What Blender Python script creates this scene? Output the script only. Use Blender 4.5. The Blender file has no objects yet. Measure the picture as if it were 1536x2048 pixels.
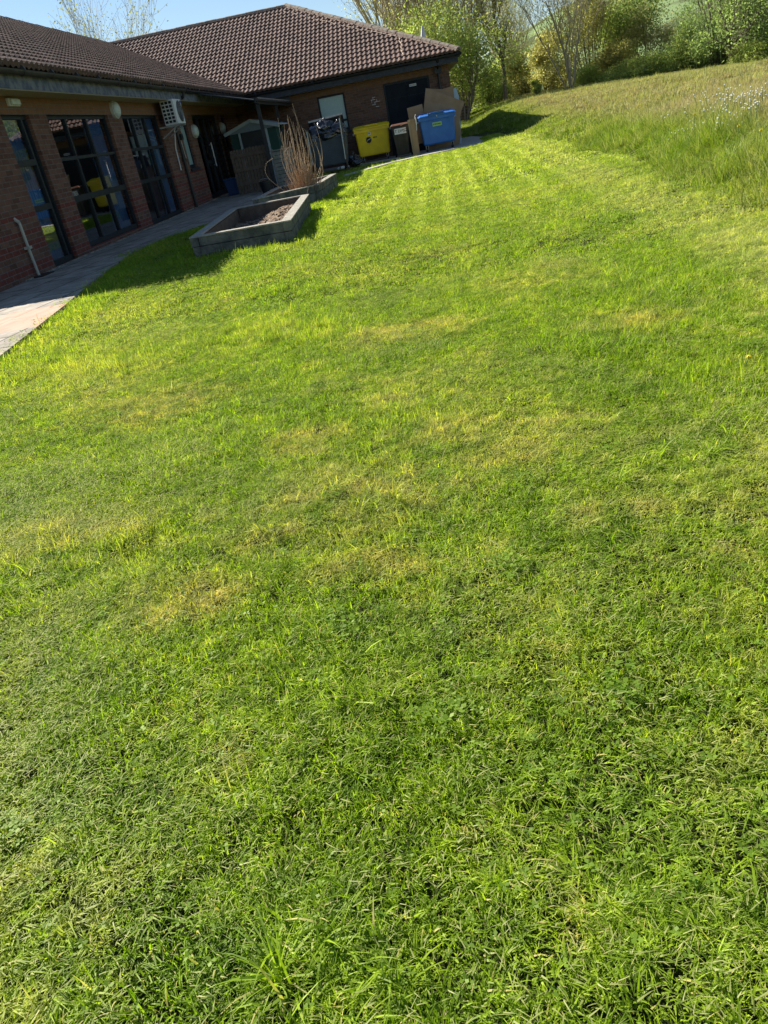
import bpy, bmesh, math, random
import numpy as np
from mathutils import Vector, Matrix
R = math.radians
sc = bpy.context.scene
# ------------------------------------------------------------------ camera, world, sun, exposure
cam = bpy.data.cameras.new('camera'); camo = bpy.data.objects.new('camera', cam); sc.collection.objects.link(camo)
def cam_matrix(pitch, roll, yaw):
    p, r, y = R(pitch), R(roll), R(yaw)
    B = np.array([[1,0,0],[0,0,1],[0,-1,0]], float)
    Rz = np.array([[math.cos(y),-math.sin(y),0],[math.sin(y),math.cos(y),0],[0,0,1]])
    Rx = np.array([[1,0,0],[0,math.cos(p),-math.sin(p)],[0,math.sin(p),math.cos(p)]])
    Rr = np.array([[math.cos(r),-math.sin(r),0],[math.sin(r),math.cos(r),0],[0,0,1]])
    return Rz @ Rx @ B @ Rr
M = cam_matrix(-27.45, 11.05, 6.84)
m = Matrix.Identity(4)
for i in range(3):
    m[i][0] = M[i,0]; m[i][1] = -M[i,1]; m[i][2] = -M[i,2]
m.translation = (0, 0, 1.2)
camo.matrix_world = m
cam.sensor_fit = 'HORIZONTAL'; cam.sensor_width = 36; cam.lens = 1480/1536*36
cam.clip_start = .05; cam.clip_end = 5000
sc.camera = camo
SUN = Vector((-1.05, .82, 1.0)).normalized()
elev = math.asin(SUN.z)
w = bpy.data.worlds.new("World"); sc.world = w; w.use_nodes = True
nt = w.node_tree; bg = nt.nodes['Background']
sky = nt.nodes.new('ShaderNodeTexSky'); sky.sky_type = 'NISHITA'; sky.sun_disc = False
sky.sun_elevation = elev; sky.sun_rotation = math.atan2(SUN.x, SUN.y)
sky.air_density = 1.0; sky.dust_density = .1; sky.ozone_density = 3.2
nt.links.new(sky.outputs[0], bg.inputs[0]); bg.inputs[1].default_value = .052
sl = bpy.data.lights.new('sun', 'SUN'); slo = bpy.data.objects.new('sun', sl); sc.collection.objects.link(slo)
sl.energy = 5.0; sl.angle = R(.5); sl.color = (1, .95, .86)
slo.rotation_euler = SUN.to_track_quat('Z', 'Y').to_euler(); slo.location = (-20, 20, 30)
sc.view_settings.view_transform = 'Standard'; sc.view_settings.look = 'None'
sc.view_settings.exposure = 1.22; sc.view_settings.gamma = 1
sc.cycles.max_bounces = 8; sc.cycles.transparent_max_bounces = 8; sc.cycles.diffuse_bounces = 3
sc.cycles.transmission_bounces = 3; sc.cycles.glossy_bounces = 3
sc.cycles.use_adaptive_sampling = True

# ------------------------------------------------------------------ helpers
COL = sc.collection
class MB:
    def __init__(s): s.v = []; s.f = []; s.n = 0
    def add(s, vs, fs):
        s.v.extend([tuple(v) for v in vs]); s.f.extend([tuple(i+s.n for i in f) for f in fs]); s.n += len(vs); return s
    def box(s, x0, x1, y0, y1, z0, z1):
        return s.add([(x0,y0,z0),(x1,y0,z0),(x1,y1,z0),(x0,y1,z0),(x0,y0,z1),(x1,y0,z1),(x1,y1,z1),(x0,y1,z1)],
                     [(0,3,2,1),(4,5,6,7),(0,1,5,4),(1,2,6,5),(2,3,7,6),(3,0,4,7)])
    def frustum(s, b, t):   # b,t: (x0,x1,y0,y1,z)
        return s.add([(b[0],b[2],b[4]),(b[1],b[2],b[4]),(b[1],b[3],b[4]),(b[0],b[3],b[4]),(t[0],t[2],t[4]),(t[1],t[2],t[4]),(t[1],t[3],t[4]),(t[0],t[3],t[4])],
                     [(0,3,2,1),(4,5,6,7),(0,1,5,4),(1,2,6,5),(2,3,7,6),(3,0,4,7)])
    def quad(s, a, b, c, d): return s.add([a,b,c,d], [(0,1,2,3)])
    def tube(s, pts, rad, n=8, caps=True):
        pts = [Vector(p) for p in pts]
        if not hasattr(rad, '__len__'): rad = [rad]*len(pts)
        vs = []; up = None
        for i, p in enumerate(pts):
            d = (pts[min(i+1,len(pts)-1)] - pts[max(i-1,0)])
            d = d.normalized() if d.length > 1e-9 else Vector((0,0,1))
            if up is None: up = d.orthogonal().normalized()
            up = (up - d*up.dot(d)); up = up.normalized() if up.length > 1e-6 else d.orthogonal().normalized()
            b = d.cross(up)
            for k in range(n):
                a = 2*math.pi*k/n; vs.append(p + (up*math.cos(a) + b*math.sin(a))*rad[i])
        fs = []
        for i in range(len(pts)-1):
            for k in range(n):
                k2 = (k+1) % n; fs.append((i*n+k, i*n+k2, (i+1)*n+k2, (i+1)*n+k))
        if caps: fs.append(tuple(range(n-1,-1,-1))); fs.append(tuple(range((len(pts)-1)*n, len(pts)*n)))
        return s.add(vs, fs)
    def beam(s, a, b, wd, th, up=(0,0,1)):
        a, b = Vector(a), Vector(b); d = (b-a).normalized(); sd = d.cross(Vector(up)).normalized()*wd/2; u = sd.cross(d).normalized()*th/2
        vs = [a-sd-u, a+sd-u, a+sd+u, a-sd+u, b-sd-u, b+sd-u, b+sd+u, b-sd+u]
        return s.add(vs, [(0,1,2,3),(7,6,5,4),(0,4,5,1),(1,5,6,2),(2,6,7,3),(3,7,4,0)])
    def ell(s, c, r, nu=14, nv=8, fn=None):
        vs = []
        for j in range(nv+1):
            t = math.pi*j/nv
            for i in range(nu):
                a = 2*math.pi*i/nu; p = Vector((math.sin(t)*math.cos(a), math.sin(t)*math.sin(a), math.cos(t)))
                q = 1.0 if fn is None else fn(p)
                vs.append((c[0]+p.x*r[0]*q, c[1]+p.y*r[1]*q, c[2]+p.z*r[2]*q))
        fs = [(j*nu+i, (j+1)*nu+i, (j+1)*nu+(i+1)%nu, j*nu+(i+1)%nu) for j in range(nv) for i in range(nu)]
        return s.add(vs, fs)
    def build(s, name, mat, parent=None, smooth=False, bevel=0, fix=True):
        me = bpy.data.meshes.new(name); me.from_pydata(s.v, [], s.f); me.update()
        if fix:
            b = bmesh.new(); b.from_mesh(me)
            bmesh.ops.remove_doubles(b, verts=b.verts, dist=1e-5) if smooth else None
            bmesh.ops.recalc_face_normals(b, faces=b.faces); b.to_mesh(me); b.free()
        if smooth: me.polygons.foreach_set('use_smooth', [True]*len(me.polygons))
        if mat: me.materials.append(mat)
        o = bpy.data.objects.new(name, me); COL.objects.link(o)
        if parent is not None: o.parent = parent
        if bevel:
            md = o.modifiers.new('bevel', 'BEVEL'); md.width = bevel; md.segments = 2; md.limit_method = 'ANGLE'; md.angle_limit = R(35)
        return o
def npmesh(name, v, f, mat, parent=None, smooth=False, tint=None):
    """v (N,3), f (M,k) numpy arrays -> object"""
    me = bpy.data.meshes.new(name); k = f.shape[1]
    me.vertices.add(len(v)); me.vertices.foreach_set('co', v.astype(np.float32).ravel())
    me.loops.add(f.size); me.loops.foreach_set('vertex_index', f.astype(np.int32).ravel())
    me.polygons.add(len(f)); me.polygons.foreach_set('loop_start', (np.arange(len(f))*k).astype(np.int32))
    me.polygons.foreach_set('loop_total', np.full(len(f), k, np.int32))
    me.polygons.foreach_set('use_smooth', np.full(len(f), smooth))
    me.update(calc_edges=True)
    if tint is not None:
        at = me.color_attributes.new('tint', 'FLOAT_COLOR', 'POINT'); at.data.foreach_set('color', tint.astype(np.float32).ravel())
    if mat: me.materials.append(mat)
    o = bpy.data.objects.new(name, me)
    return o
def link(o, parent=None):
    COL.objects.link(o)
    if parent is not None: o.parent = parent
    return o
def tag(o, label=None, cat=None, group=None, kind=None):
    if label: o['label'] = label
    if cat: o['category'] = cat
    if group: o['group'] = group
    if kind: o['kind'] = kind
    return o
def thing(name, label, cat, loc=(0,0,0), rz=0, group=None):
    o = bpy.data.objects.new(name, None); COL.objects.link(o); o.location = loc; o.rotation_euler = (0,0,rz); o.empty_display_size = .1
    return tag(o, label, cat, group)

# ------------------------------------------------------------------ materials
def mat(name, base=(.5,.5,.5), rough=.7, spec=.3, metal=0, noise=None, bump=None, col2=None):
    """noise=(scale, contrast) mottles base toward col2; bump=(scale, strength)"""
    m = bpy.data.materials.new(name); m.use_nodes = True; n = m.node_tree.nodes; l = m.node_tree.links; p = n['Principled BSDF']
    p.inputs['Base Color'].default_value = (*base, 1); p.inputs['Roughness'].default_value = rough
    p.inputs['Specular IOR Level'].default_value = spec; p.inputs['Metallic'].default_value = metal
    tc = n.new('ShaderNodeTexCoord')
    if noise:
        t = n.new('ShaderNodeTexNoise'); t.inputs['Scale'].default_value = noise[0]; t.inputs['Detail'].default_value = 6; l.new(tc.outputs['Object'], t.inputs['Vector'])
        cr = n.new('ShaderNodeMapRange'); cr.inputs[1].default_value = .5-noise[1]; cr.inputs[2].default_value = .5+noise[1]; l.new(t.outputs[0], cr.inputs[0])
        mx = n.new('ShaderNodeMix'); mx.data_type = 'RGBA'; l.new(cr.outputs[0], mx.inputs[0]); mx.inputs[6].default_value = (*base,1); mx.inputs[7].default_value = (*(col2 or base),1)
        l.new(mx.outputs[2], p.inputs['Base Color'])
    if bump:
        t = n.new('ShaderNodeTexNoise'); t.inputs['Scale'].default_value = bump[0]; t.inputs['Detail'].default_value = 5; l.new(tc.outputs['Object'], t.inputs['Vector'])
        b = n.new('ShaderNodeBump'); b.inputs['Strength'].default_value = bump[1]; b.inputs['Distance'].default_value = .02; l.new(t.outputs[0], b.inputs['Height']); l.new(b.outputs[0], p.inputs['Normal'])
    return m
def mixrgb(n, l, fac, a, b, mode='MIX'):
    x = n.new('ShaderNodeMix'); x.data_type = 'RGBA'; x.blend_type = mode
    for s, v in ((0, fac), (6, a), (7, b)):
        if isinstance(v, bpy.types.NodeSocket): l.new(v, x.inputs[s])
        elif s == 0: x.inputs[0].default_value = v
        else: x.inputs[s].default_value = (*v, 1)
    return x.outputs[2]
def maprange(n, l, src, a, b, c=0, d=1, smooth=False):
    x = n.new('ShaderNodeMapRange'); x.inputs[1].default_value = a; x.inputs[2].default_value = b; x.inputs[3].default_value = c; x.inputs[4].default_value = d
    if smooth: x.interpolation_type = 'SMOOTHSTEP'
    l.new(src, x.inputs[0]); return x.outputs[0]
def noise(n, l, vec, scale, detail=4, rough=.5):
    t = n.new('ShaderNodeTexNoise'); t.inputs['Scale'].default_value = scale; t.inputs['Detail'].default_value = detail; t.inputs['Roughness'].default_value = rough
    l.new(vec, t.inputs['Vector']); return t.outputs[0]
def math_(n, l, op, a, b=None):
    x = n.new('ShaderNodeMath'); x.operation = op
    for i, v in enumerate((a, b)):
        if v is None: continue
        if isinstance(v, bpy.types.NodeSocket): l.new(v, x.inputs[i])
        else: x.inputs[i].default_value = v
    return x.outputs[0]

def brick_mat(name, axis, c1, c2, mortar, bands=(), red=(.18,.05,.035), top=None):
    m = bpy.data.materials.new(name); m.use_nodes = True; n = m.node_tree.nodes; l = m.node_tree.links; p = n['Principled BSDF']
    tc = n.new('ShaderNodeTexCoord'); sp = n.new('ShaderNodeSeparateXYZ'); l.new(tc.outputs['Object'], sp.inputs[0])
    cb = n.new('ShaderNodeCombineXYZ'); l.new(sp.outputs['Y' if axis == 'x' else 'X'], cb.inputs[0]); l.new(sp.outputs['Z'], cb.inputs[1])
    br = n.new('ShaderNodeTexBrick'); l.new(cb.outputs[0], br.inputs['Vector'])
    br.inputs['Scale'].default_value = 1; br.inputs['Brick Width'].default_value = .225; br.inputs['Row Height'].default_value = .075
    br.inputs['Mortar Size'].default_value = .006; br.inputs['Mortar Smooth'].default_value = .15; br.inputs['Bias'].default_value = 0
    br.inputs['Color1'].default_value = (*c1,1); br.inputs['Color2'].default_value = (*c2,1); br.inputs['Mortar'].default_value = (*mortar,1)
    nz = noise(n, l, tc.outputs['Object'], 9, 8, .65); col = mixrgb(n, l, 1.0, br.outputs[0], mixrgb(n, l, nz, (.62,.58,.58), (1.3,1.3,1.3)), 'MULTIPLY')
    z = sp.outputs['Z']; fac = None
    for a, b in bands:
        f = math_(n, l, 'MULTIPLY', math_(n, l, 'GREATER_THAN', z, a), math_(n, l, 'LESS_THAN', z, b))
        fac = f if fac is None else math_(n, l, 'MAXIMUM', fac, f)
    if fac is not None:
        notm = math_(n, l, 'SUBTRACT', 1.0, br.outputs['Fac'])
        rr = mixrgb(n, l, nz, tuple(c*.6 for c in red), tuple(c*1.35 for c in red))
        col = mixrgb(n, l, math_(n, l, 'MULTIPLY', fac, notm), col, rr)
    if top:
        f = math_(n, l, 'GREATER_THAN', z, top[0]); notm = math_(n, l, 'SUBTRACT', 1.0, br.outputs['Fac'])
        col = mixrgb(n, l, math_(n, l, 'MULTIPLY', math_(n, l, 'MULTIPLY', f, notm), .85), col, mixrgb(n, l, nz, tuple(c*.65 for c in top[1]), tuple(c*1.35 for c in top[1])))
    l.new(col, p.inputs['Base Color']); p.inputs['Roughness'].default_value = .9; p.inputs['Specular IOR Level'].default_value = .2
    b = n.new('ShaderNodeBump'); b.inputs['Strength'].default_value = .8; b.inputs['Distance'].default_value = .012
    h = math_(n, l, 'ADD', math_(n, l, 'MULTIPLY', br.outputs['Fac'], -1.0), math_(n, l, 'MULTIPLY', nz, .5)); l.new(h, b.inputs['Height']); l.new(b.outputs[0], p.inputs['Normal'])
    return m
M_brick_wing = brick_mat('brick_wing', 'x', (.125,.058,.04), (.2,.10,.066), (.19,.16,.13),
    bands=((.075,.225),(.375,.525),(.6,.675),(.825,.9)), top=(2.25, (.23,.115,.055)))
M_brick_main = brick_mat('brick_main', 'y', (.115,.06,.038), (.18,.095,.06), (.17,.14,.115), top=(2.3, (.2,.105,.05)))
M_brick_side = brick_mat('brick_side', 'x', (.17,.085,.05), (.24,.13,.08), (.24,.21,.18))
M_brick_end = brick_mat('brick_end', 'y', (.125,.058,.04), (.2,.10,.066), (.19,.16,.13), bands=((.075,.225),(.375,.525),(.6,.675),(.825,.9)))

def tile_mat():
    m = bpy.data.materials.new('roof_tiles'); m.use_nodes = True; n = m.node_tree.nodes; l = m.node_tree.links; p = n['Principled BSDF']
    at = n.new('ShaderNodeAttribute'); at.attribute_name = 'tint'; sp = n.new('ShaderNodeSeparateColor'); l.new(at.outputs['Color'], sp.inputs[0])
    g = n.new('ShaderNodeNewGeometry')
    col = mixrgb(n, l, sp.outputs[0], (.072,.042,.032), (.142,.082,.062))
    nz = noise(n, l, g.outputs['Position'], 14, 7, .7); col = mixrgb(n, l, maprange(n, l, nz, .45, .72), col, (.20,.14,.108))
    nz2 = noise(n, l, g.outputs['Position'], .7, 3); col = mixrgb(n, l, maprange(n, l, nz2, .5, .75, 0, .4), col, (.10,.065,.055))
    nz3 = noise(n, l, g.outputs['Position'], 30, 5, .7); col = mixrgb(n, l, maprange(n, l, nz3, .63, .70), col, (.30,.28,.23))
    l.new(col, p.inputs['Base Color']); p.inputs['Roughness'].default_value = .85; p.inputs['Specular IOR Level'].default_value = .25
    b = n.new('ShaderNodeBump'); b.inputs['Strength'].default_value = .5; b.inputs['Distance'].default_value = .01; l.new(nz3, b.inputs['Height']); l.new(b.outputs[0], p.inputs['Normal'])
    return m
M_tile = tile_mat()
M_ridge = mat('ridge_tiles', (.16,.11,.085), .9, .2, noise=(11,.16), col2=(.3,.27,.21), bump=(30,.5))
M_mortar = mat('mortar', (.42,.29,.22), .95, .1, noise=(20,.2), col2=(.3,.22,.17), bump=(50,.6))
M_black = mat('black_plastic', (.012,.013,.014), .45, .4, noise=(6,.2), col2=(.022,.023,.024))
M_gutter = mat('gutter_brown', (.06,.055,.048), .55, .4, noise=(5,.2), col2=(.035,.032,.028))
M_fascia = mat('fascia_paint', (.085,.1,.135), .7, .3, noise=(7,.09), col2=(.19,.2,.215), bump=(40,.3))
M_fascia_dark = mat('fascia_dark', (.03,.033,.04), .6, .3, noise=(7,.15), col2=(.055,.06,.07))
M_soffit = mat('soffit', (.42,.36,.22), .8, .2, noise=(3,.2), col2=(.34,.29,.18))
M_frame = mat('window_frame', (.010,.014,.018), .5, .3, noise=(8,.2), col2=(.018,.023,.028))
M_door = mat('black_door', (.008,.011,.015), .7, .2, noise=(4,.2), col2=(.014,.018,.024))
M_sill = mat('sill', (.03,.034,.04), .6)
def glass_mat(name, refl=2.7, tintc=(.8,.86,.85)):
    m = bpy.data.materials.new(name); m.use_nodes = True; n = m.node_tree.nodes; l = m.node_tree.links; n.remove(n['Principled BSDF'])
    out = n['Material Output']; g = n.new('ShaderNodeBsdfGlossy'); g.inputs['Roughness'].default_value = .003; g.inputs['Color'].default_value = (.95,.97,1,1)
    t = n.new('ShaderNodeBsdfTransparent'); t.inputs[0].default_value = (*tintc,1); f = n.new('ShaderNodeFresnel'); f.inputs[0].default_value = refl+.3
    x = n.new('ShaderNodeMixShader'); l.new(f.outputs[0], x.inputs[0]); l.new(t.outputs[0], x.inputs[1]); l.new(g.outputs[0], x.inputs[2]); l.new(x.outputs[0], out.inputs[0])
    geo = n.new('ShaderNodeNewGeometry'); nz = noise(n, l, geo.outputs['Position'], .9, 1)
    b = n.new('ShaderNodeBump'); b.inputs['Strength'].default_value = .12; b.inputs['Distance'].default_value = .02; l.new(nz, b.inputs['Height']); l.new(b.outputs[0], g.inputs['Normal'])
    return m
M_glass = glass_mat('window_glass')
M_frost = mat('frosted_glass', (.30,.42,.38), .25, .6, noise=(25,.2), col2=(.35,.47,.43))
M_curtain = mat('blue_curtain', (.2,.42,.85), .9, noise=(3,.2), col2=(.3,.55,.95))
M_curtain2 = mat('plum_curtain', (.10,.08,.17), .9, noise=(3,.2), col2=(.16,.13,.24))
M_room = mat('room', (.12,.12,.11), .9)
M_white = mat('white_paint', (.72,.72,.70), .5, .4, noise=(9,.2), col2=(.6,.6,.56))
M_offwhite = mat('offwhite_plastic', (.62,.62,.52), .45, .4, noise=(9,.2), col2=(.5,.5,.42))
M_lens = mat('lamp_lens', (.6,.68,.62), .25, .6, noise=(18,.2), col2=(.45,.52,.47))
M_timber_grey = mat('weathered_timber', (.19,.185,.165), .9, .15, noise=(7,.16), col2=(.30,.285,.25), bump=(25,.6))
M_timber_brown = mat('brown_timber', (.095,.07,.05), .9, .15, noise=(9,.2), col2=(.15,.115,.085), bump=(30,.5))
M_sleeper = mat('planter_timber', (.085,.085,.078), .9, .15, noise=(6,.12), col2=(.19,.175,.145), bump=(30,.8))
M_sleeper_sunlit = mat('planter_timber_sunlit', (.25,.235,.19), .9, .15, noise=(14,.2), col2=(.40,.37,.31), bump=(40,.7))  # same timber coloured paler, standing for the sun on the planter tops
M_soil = mat('soil', (.10,.065,.04), .95, .1, noise=(30,.12), col2=(.32,.24,.17), bump=(60,1))
M_canopy = mat('slate_panel', (.06,.07,.10), .6, .3, noise=(3,.2), col2=(.085,.095,.125))
M_shed_green = mat('shed_green', (.015,.05,.04), .6, noise=(5,.2), col2=(.022,.065,.05))
M_shed_trim = mat('shed_trim', (.28,.33,.36), .6, noise=(9,.2), col2=(.38,.42,.43))
M_yellow = mat('yellow_plastic', (.95,.66,.004), .42, .45, noise=(3.5,.2), col2=(.8,.52,.01))
M_blue = mat('blue_plastic', (.018,.12,.42), .42, .45, noise=(3.5,.2), col2=(.035,.17,.5))
M_slate_bin = mat('slate_plastic', (.05,.07,.085), .45, .4, noise=(3,.25), col2=(.08,.10,.12))
M_brownbin = mat('brown_bin', (.035,.03,.026), .5, .4, noise=(4,.2), col2=(.055,.047,.04))
M_brownlid = mat('brown_lid', (.20,.075,.04), .5, .4, noise=(6,.2), col2=(.26,.11,.06))
M_rubber = mat('rubber', (.015,.015,.016), .8, .2)
M_metal = mat('galvanised', (.45,.46,.46), .4, .5, .7, noise=(15,.2), col2=(.33,.34,.34))
M_bag = mat('bin_bag', (.018,.018,.019), .24, .8, noise=(5,.2), col2=(.03,.03,.032), bump=(9,.5))
M_card = mat('cardboard', (.33,.21,.115), .85, .15, noise=(4,.2), col2=(.40,.27,.16), bump=(20,.15))
M_card_edge = mat('cardboard_edge', (.5,.38,.24), .85, .15, noise=(30,.2), col2=(.42,.3,.18))
M_paper = mat('paper', (.75,.75,.72), .8, .2, bump=(40,.5))
M_green_sticker = mat('green_sticker', (.30,.55,.14), .6, noise=(40,.12), col2=(.45,.62,.25))
M_ink = mat('ink', (.01,.01,.012), .6)
M_faint = mat('faint_print', (.28,.17,.01), .6)
M_mark = mat('sticker_text', (.06,.2,.07), .6)
M_pipe = mat('waste_pipe', (.42,.41,.34), .45, .4, noise=(8,.2), col2=(.42,.41,.34))
M_cable = mat('roof_cable', (.5,.36,.26), .8, noise=(20,.2), col2=(.6,.48,.36))
M_stick = mat('twig_bark', (.34,.23,.14), .8, .2, noise=(6,.2), col2=(.55,.42,.28))
M_stick_red = mat('twig_red', (.30,.18,.11), .8, .2, noise=(8,.2), col2=(.46,.32,.2))
M_bark = mat('bark', (.13,.105,.075), .9, .15, noise=(9,.2), col2=(.24,.2,.15), bump=(20,.6))
M_bark_pale = mat('bark_pale', (.32,.27,.18), .9, .15, noise=(9,.2), col2=(.45,.39,.28), bump=(20,.6))
M_bluetub = mat('tub_blue', (.03,.07,.18), .5)

# ------------------------------------------------------------------ terrain
def smooth(a, b, x):
    t = np.clip((x-a)/(b-a), 0, 1); return t*t*(3-2*t)
_rs = np.random.RandomState(3)
_k = [( _rs.uniform(-1,1), _rs.uniform(-1,1), _rs.uniform(0,6.28)) for _ in range(24)]
def fbm(x, y, s):
    v = 0
    for i, (a, b, c) in enumerate(_k):
        f = s*(1.25**(i % 8)); v = v + np.sin(x*a*f*2 + y*b*f*2 + c)
    return v/5.0
def edge_x(y):      # where the mown lawn meets the long grass
    y = np.asarray(y, float)
    e = 2.27 + .068*np.clip(y, 0, 15) + .025*np.clip(y-15, 0, 12)
    e = e + .12*np.sin(y*1.1+.5)+.07*np.sin(y*2.7)
    return e
def ground_z(x, y):
    x = np.asarray(x, float); y = np.asarray(y, float)
    e = 2.27 + .068*np.clip(y, 0, 15) + .025*np.clip(y-15, 0, 12) - .12*np.clip(y-31, 0, 8)
    d = x - e
    A = .62 + .42*np.clip(y, 0, 55)/55 - .045*np.clip(x-5, 0, 40)
    bank = .11*smooth(1.3, 1.0001*e.clip(2.0) if hasattr(e,'clip') else e, x)*smooth(0, 4, y) + np.clip(A, 0, 2)*(1-np.exp(-np.clip(d, 0, 50)/2.0))
    far = .5*smooth(30, 52, y)
    z = np.maximum(bank, far) + .12*np.minimum(bank, far)
    z = z - .35*smooth(62, 90, y) - .45*smooth(26, 60, x)
    z = z + .012*fbm(x, y, .3)*smooth(-4.2, -2.5, x)*(y < 24) + .05*fbm(x*.4, y*.4, 1)*smooth(0, 2, d)*(y>6)
    return z
def build_terrain():
    xs = np.concatenate([np.linspace(-900,-60,12), np.linspace(-50,-8,15), np.linspace(-7,-3,9), np.arange(-2.8,7,.2), np.arange(7,30,.8), np.linspace(32,60,12), np.linspace(80,900,14)])
    ys = np.concatenate([np.linspace(-600,-20,10), np.linspace(-15,-2,8), np.arange(-1,30,.25), np.arange(30,70,.7), np.linspace(75,140,12), np.linspace(160,1200,14)])
    X, Y = np.meshgrid(xs, ys); Z = ground_z(X, Y) - .042
    Z = np.where(X < -5.0, np.minimum(Z, -.03), Z)
    # drop slightly under path and building
    v = np.stack([X, Y, Z], -1).reshape(-1,3); nx, ny = len(xs), len(ys)
    i = np.arange((ny-1)*(nx-1)); a = (i//(nx-1))*nx + i % (nx-1); f = np.stack([a, a+1, a+nx+1, a+nx], 1)
    return npmesh('ground', v, f, None, smooth=True)
def world_grass_color(n, l, pos, base, seed_scale=1.0):
    """large-scale turf colour as seen from above: green / yellow-dry / clover patches"""
    a = noise(n, l, pos, .55, 5, .6); b = noise(n, l, pos, 2.3, 5, .6); c = noise(n, l, pos, .9, 3)
    return a, b, c
def ground_mat():
    m = bpy.data.materials.new('turf_soil'); m.use_nodes = True; n = m.node_tree.nodes; l = m.node_tree.links; p = n['Principled BSDF']
    g = n.new('ShaderNodeNewGeometry'); pos = g.outputs['Position']
    col = mixrgb(n, l, maprange(n, l, noise(n, l, pos, 3, 8, .7), .35, .65), (.012,.015,.006), (.030,.036,.011))
    sp = n.new('ShaderNodeSeparateXYZ'); l.new(pos, sp.inputs[0])
    far = maprange(n, l, sp.outputs['Y'], 20, 60, 0, 1)
    col = mixrgb(n, l, far, col, mixrgb(n, l, noise(n, l, pos, .4, 6, .6), (.10,.16,.035), (.20,.21,.06)))
    l.new(col, p.inputs['Base Color']); p.inputs['Roughness'].default_value = 1; p.inputs['Specular IOR Level'].default_value = .05
    return m
terr = build_terrain(); terr.data.materials.append(ground_mat()); link(terr); tag(terr, kind='structure')

# distant hill with fields
def build_hill():
    az = np.linspace(-60, 75, 120); rr = np.linspace(0, 1, 30)
    V = []
    for r in rr:
        for a in az:
            top = np.interp(a, [-60,-20,-6,0,4,6,7.8,10,12.8,16,25,45,75], [.9,1.0,1.2,1.5,2.1,2.7,3.2,3.8,4.3,5.0,6.2,6.5,4])
            dist = 190 + r*620
            prof = math.sin(r*math.pi/2)**1.25
            h = math.tan(R(top))*810*prof + 3*math.sin(a*.35+r*5)*r - 2
            V.append((math.sin(R(a))*dist, math.cos(R(a))*dist, h))
    V = np.array(V); nx = len(az); i = np.arange((len(rr)-1)*(nx-1)); a = (i//(nx-1))*nx + i % (nx-1)
    f = np.stack([a, a+nx, a+nx+1, a+1], 1)
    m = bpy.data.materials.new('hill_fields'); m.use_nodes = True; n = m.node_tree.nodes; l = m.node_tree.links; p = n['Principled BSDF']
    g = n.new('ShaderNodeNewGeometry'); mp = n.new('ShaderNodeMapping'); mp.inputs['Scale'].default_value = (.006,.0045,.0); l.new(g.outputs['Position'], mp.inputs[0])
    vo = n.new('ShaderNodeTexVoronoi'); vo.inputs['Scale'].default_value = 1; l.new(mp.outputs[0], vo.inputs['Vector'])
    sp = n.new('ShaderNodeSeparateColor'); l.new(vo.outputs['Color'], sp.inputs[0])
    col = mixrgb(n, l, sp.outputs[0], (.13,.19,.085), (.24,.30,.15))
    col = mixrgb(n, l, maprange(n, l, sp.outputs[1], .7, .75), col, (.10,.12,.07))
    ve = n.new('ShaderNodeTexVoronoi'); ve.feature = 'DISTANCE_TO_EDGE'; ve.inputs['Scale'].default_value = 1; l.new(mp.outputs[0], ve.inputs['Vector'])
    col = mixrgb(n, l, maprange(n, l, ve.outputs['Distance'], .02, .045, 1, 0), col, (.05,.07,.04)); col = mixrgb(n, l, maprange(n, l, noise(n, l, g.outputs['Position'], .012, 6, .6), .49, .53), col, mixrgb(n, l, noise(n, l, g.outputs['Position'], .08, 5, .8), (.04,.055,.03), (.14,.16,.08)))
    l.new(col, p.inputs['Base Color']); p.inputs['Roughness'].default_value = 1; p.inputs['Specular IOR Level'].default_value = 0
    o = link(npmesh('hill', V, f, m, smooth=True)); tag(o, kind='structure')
build_hill()

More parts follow.
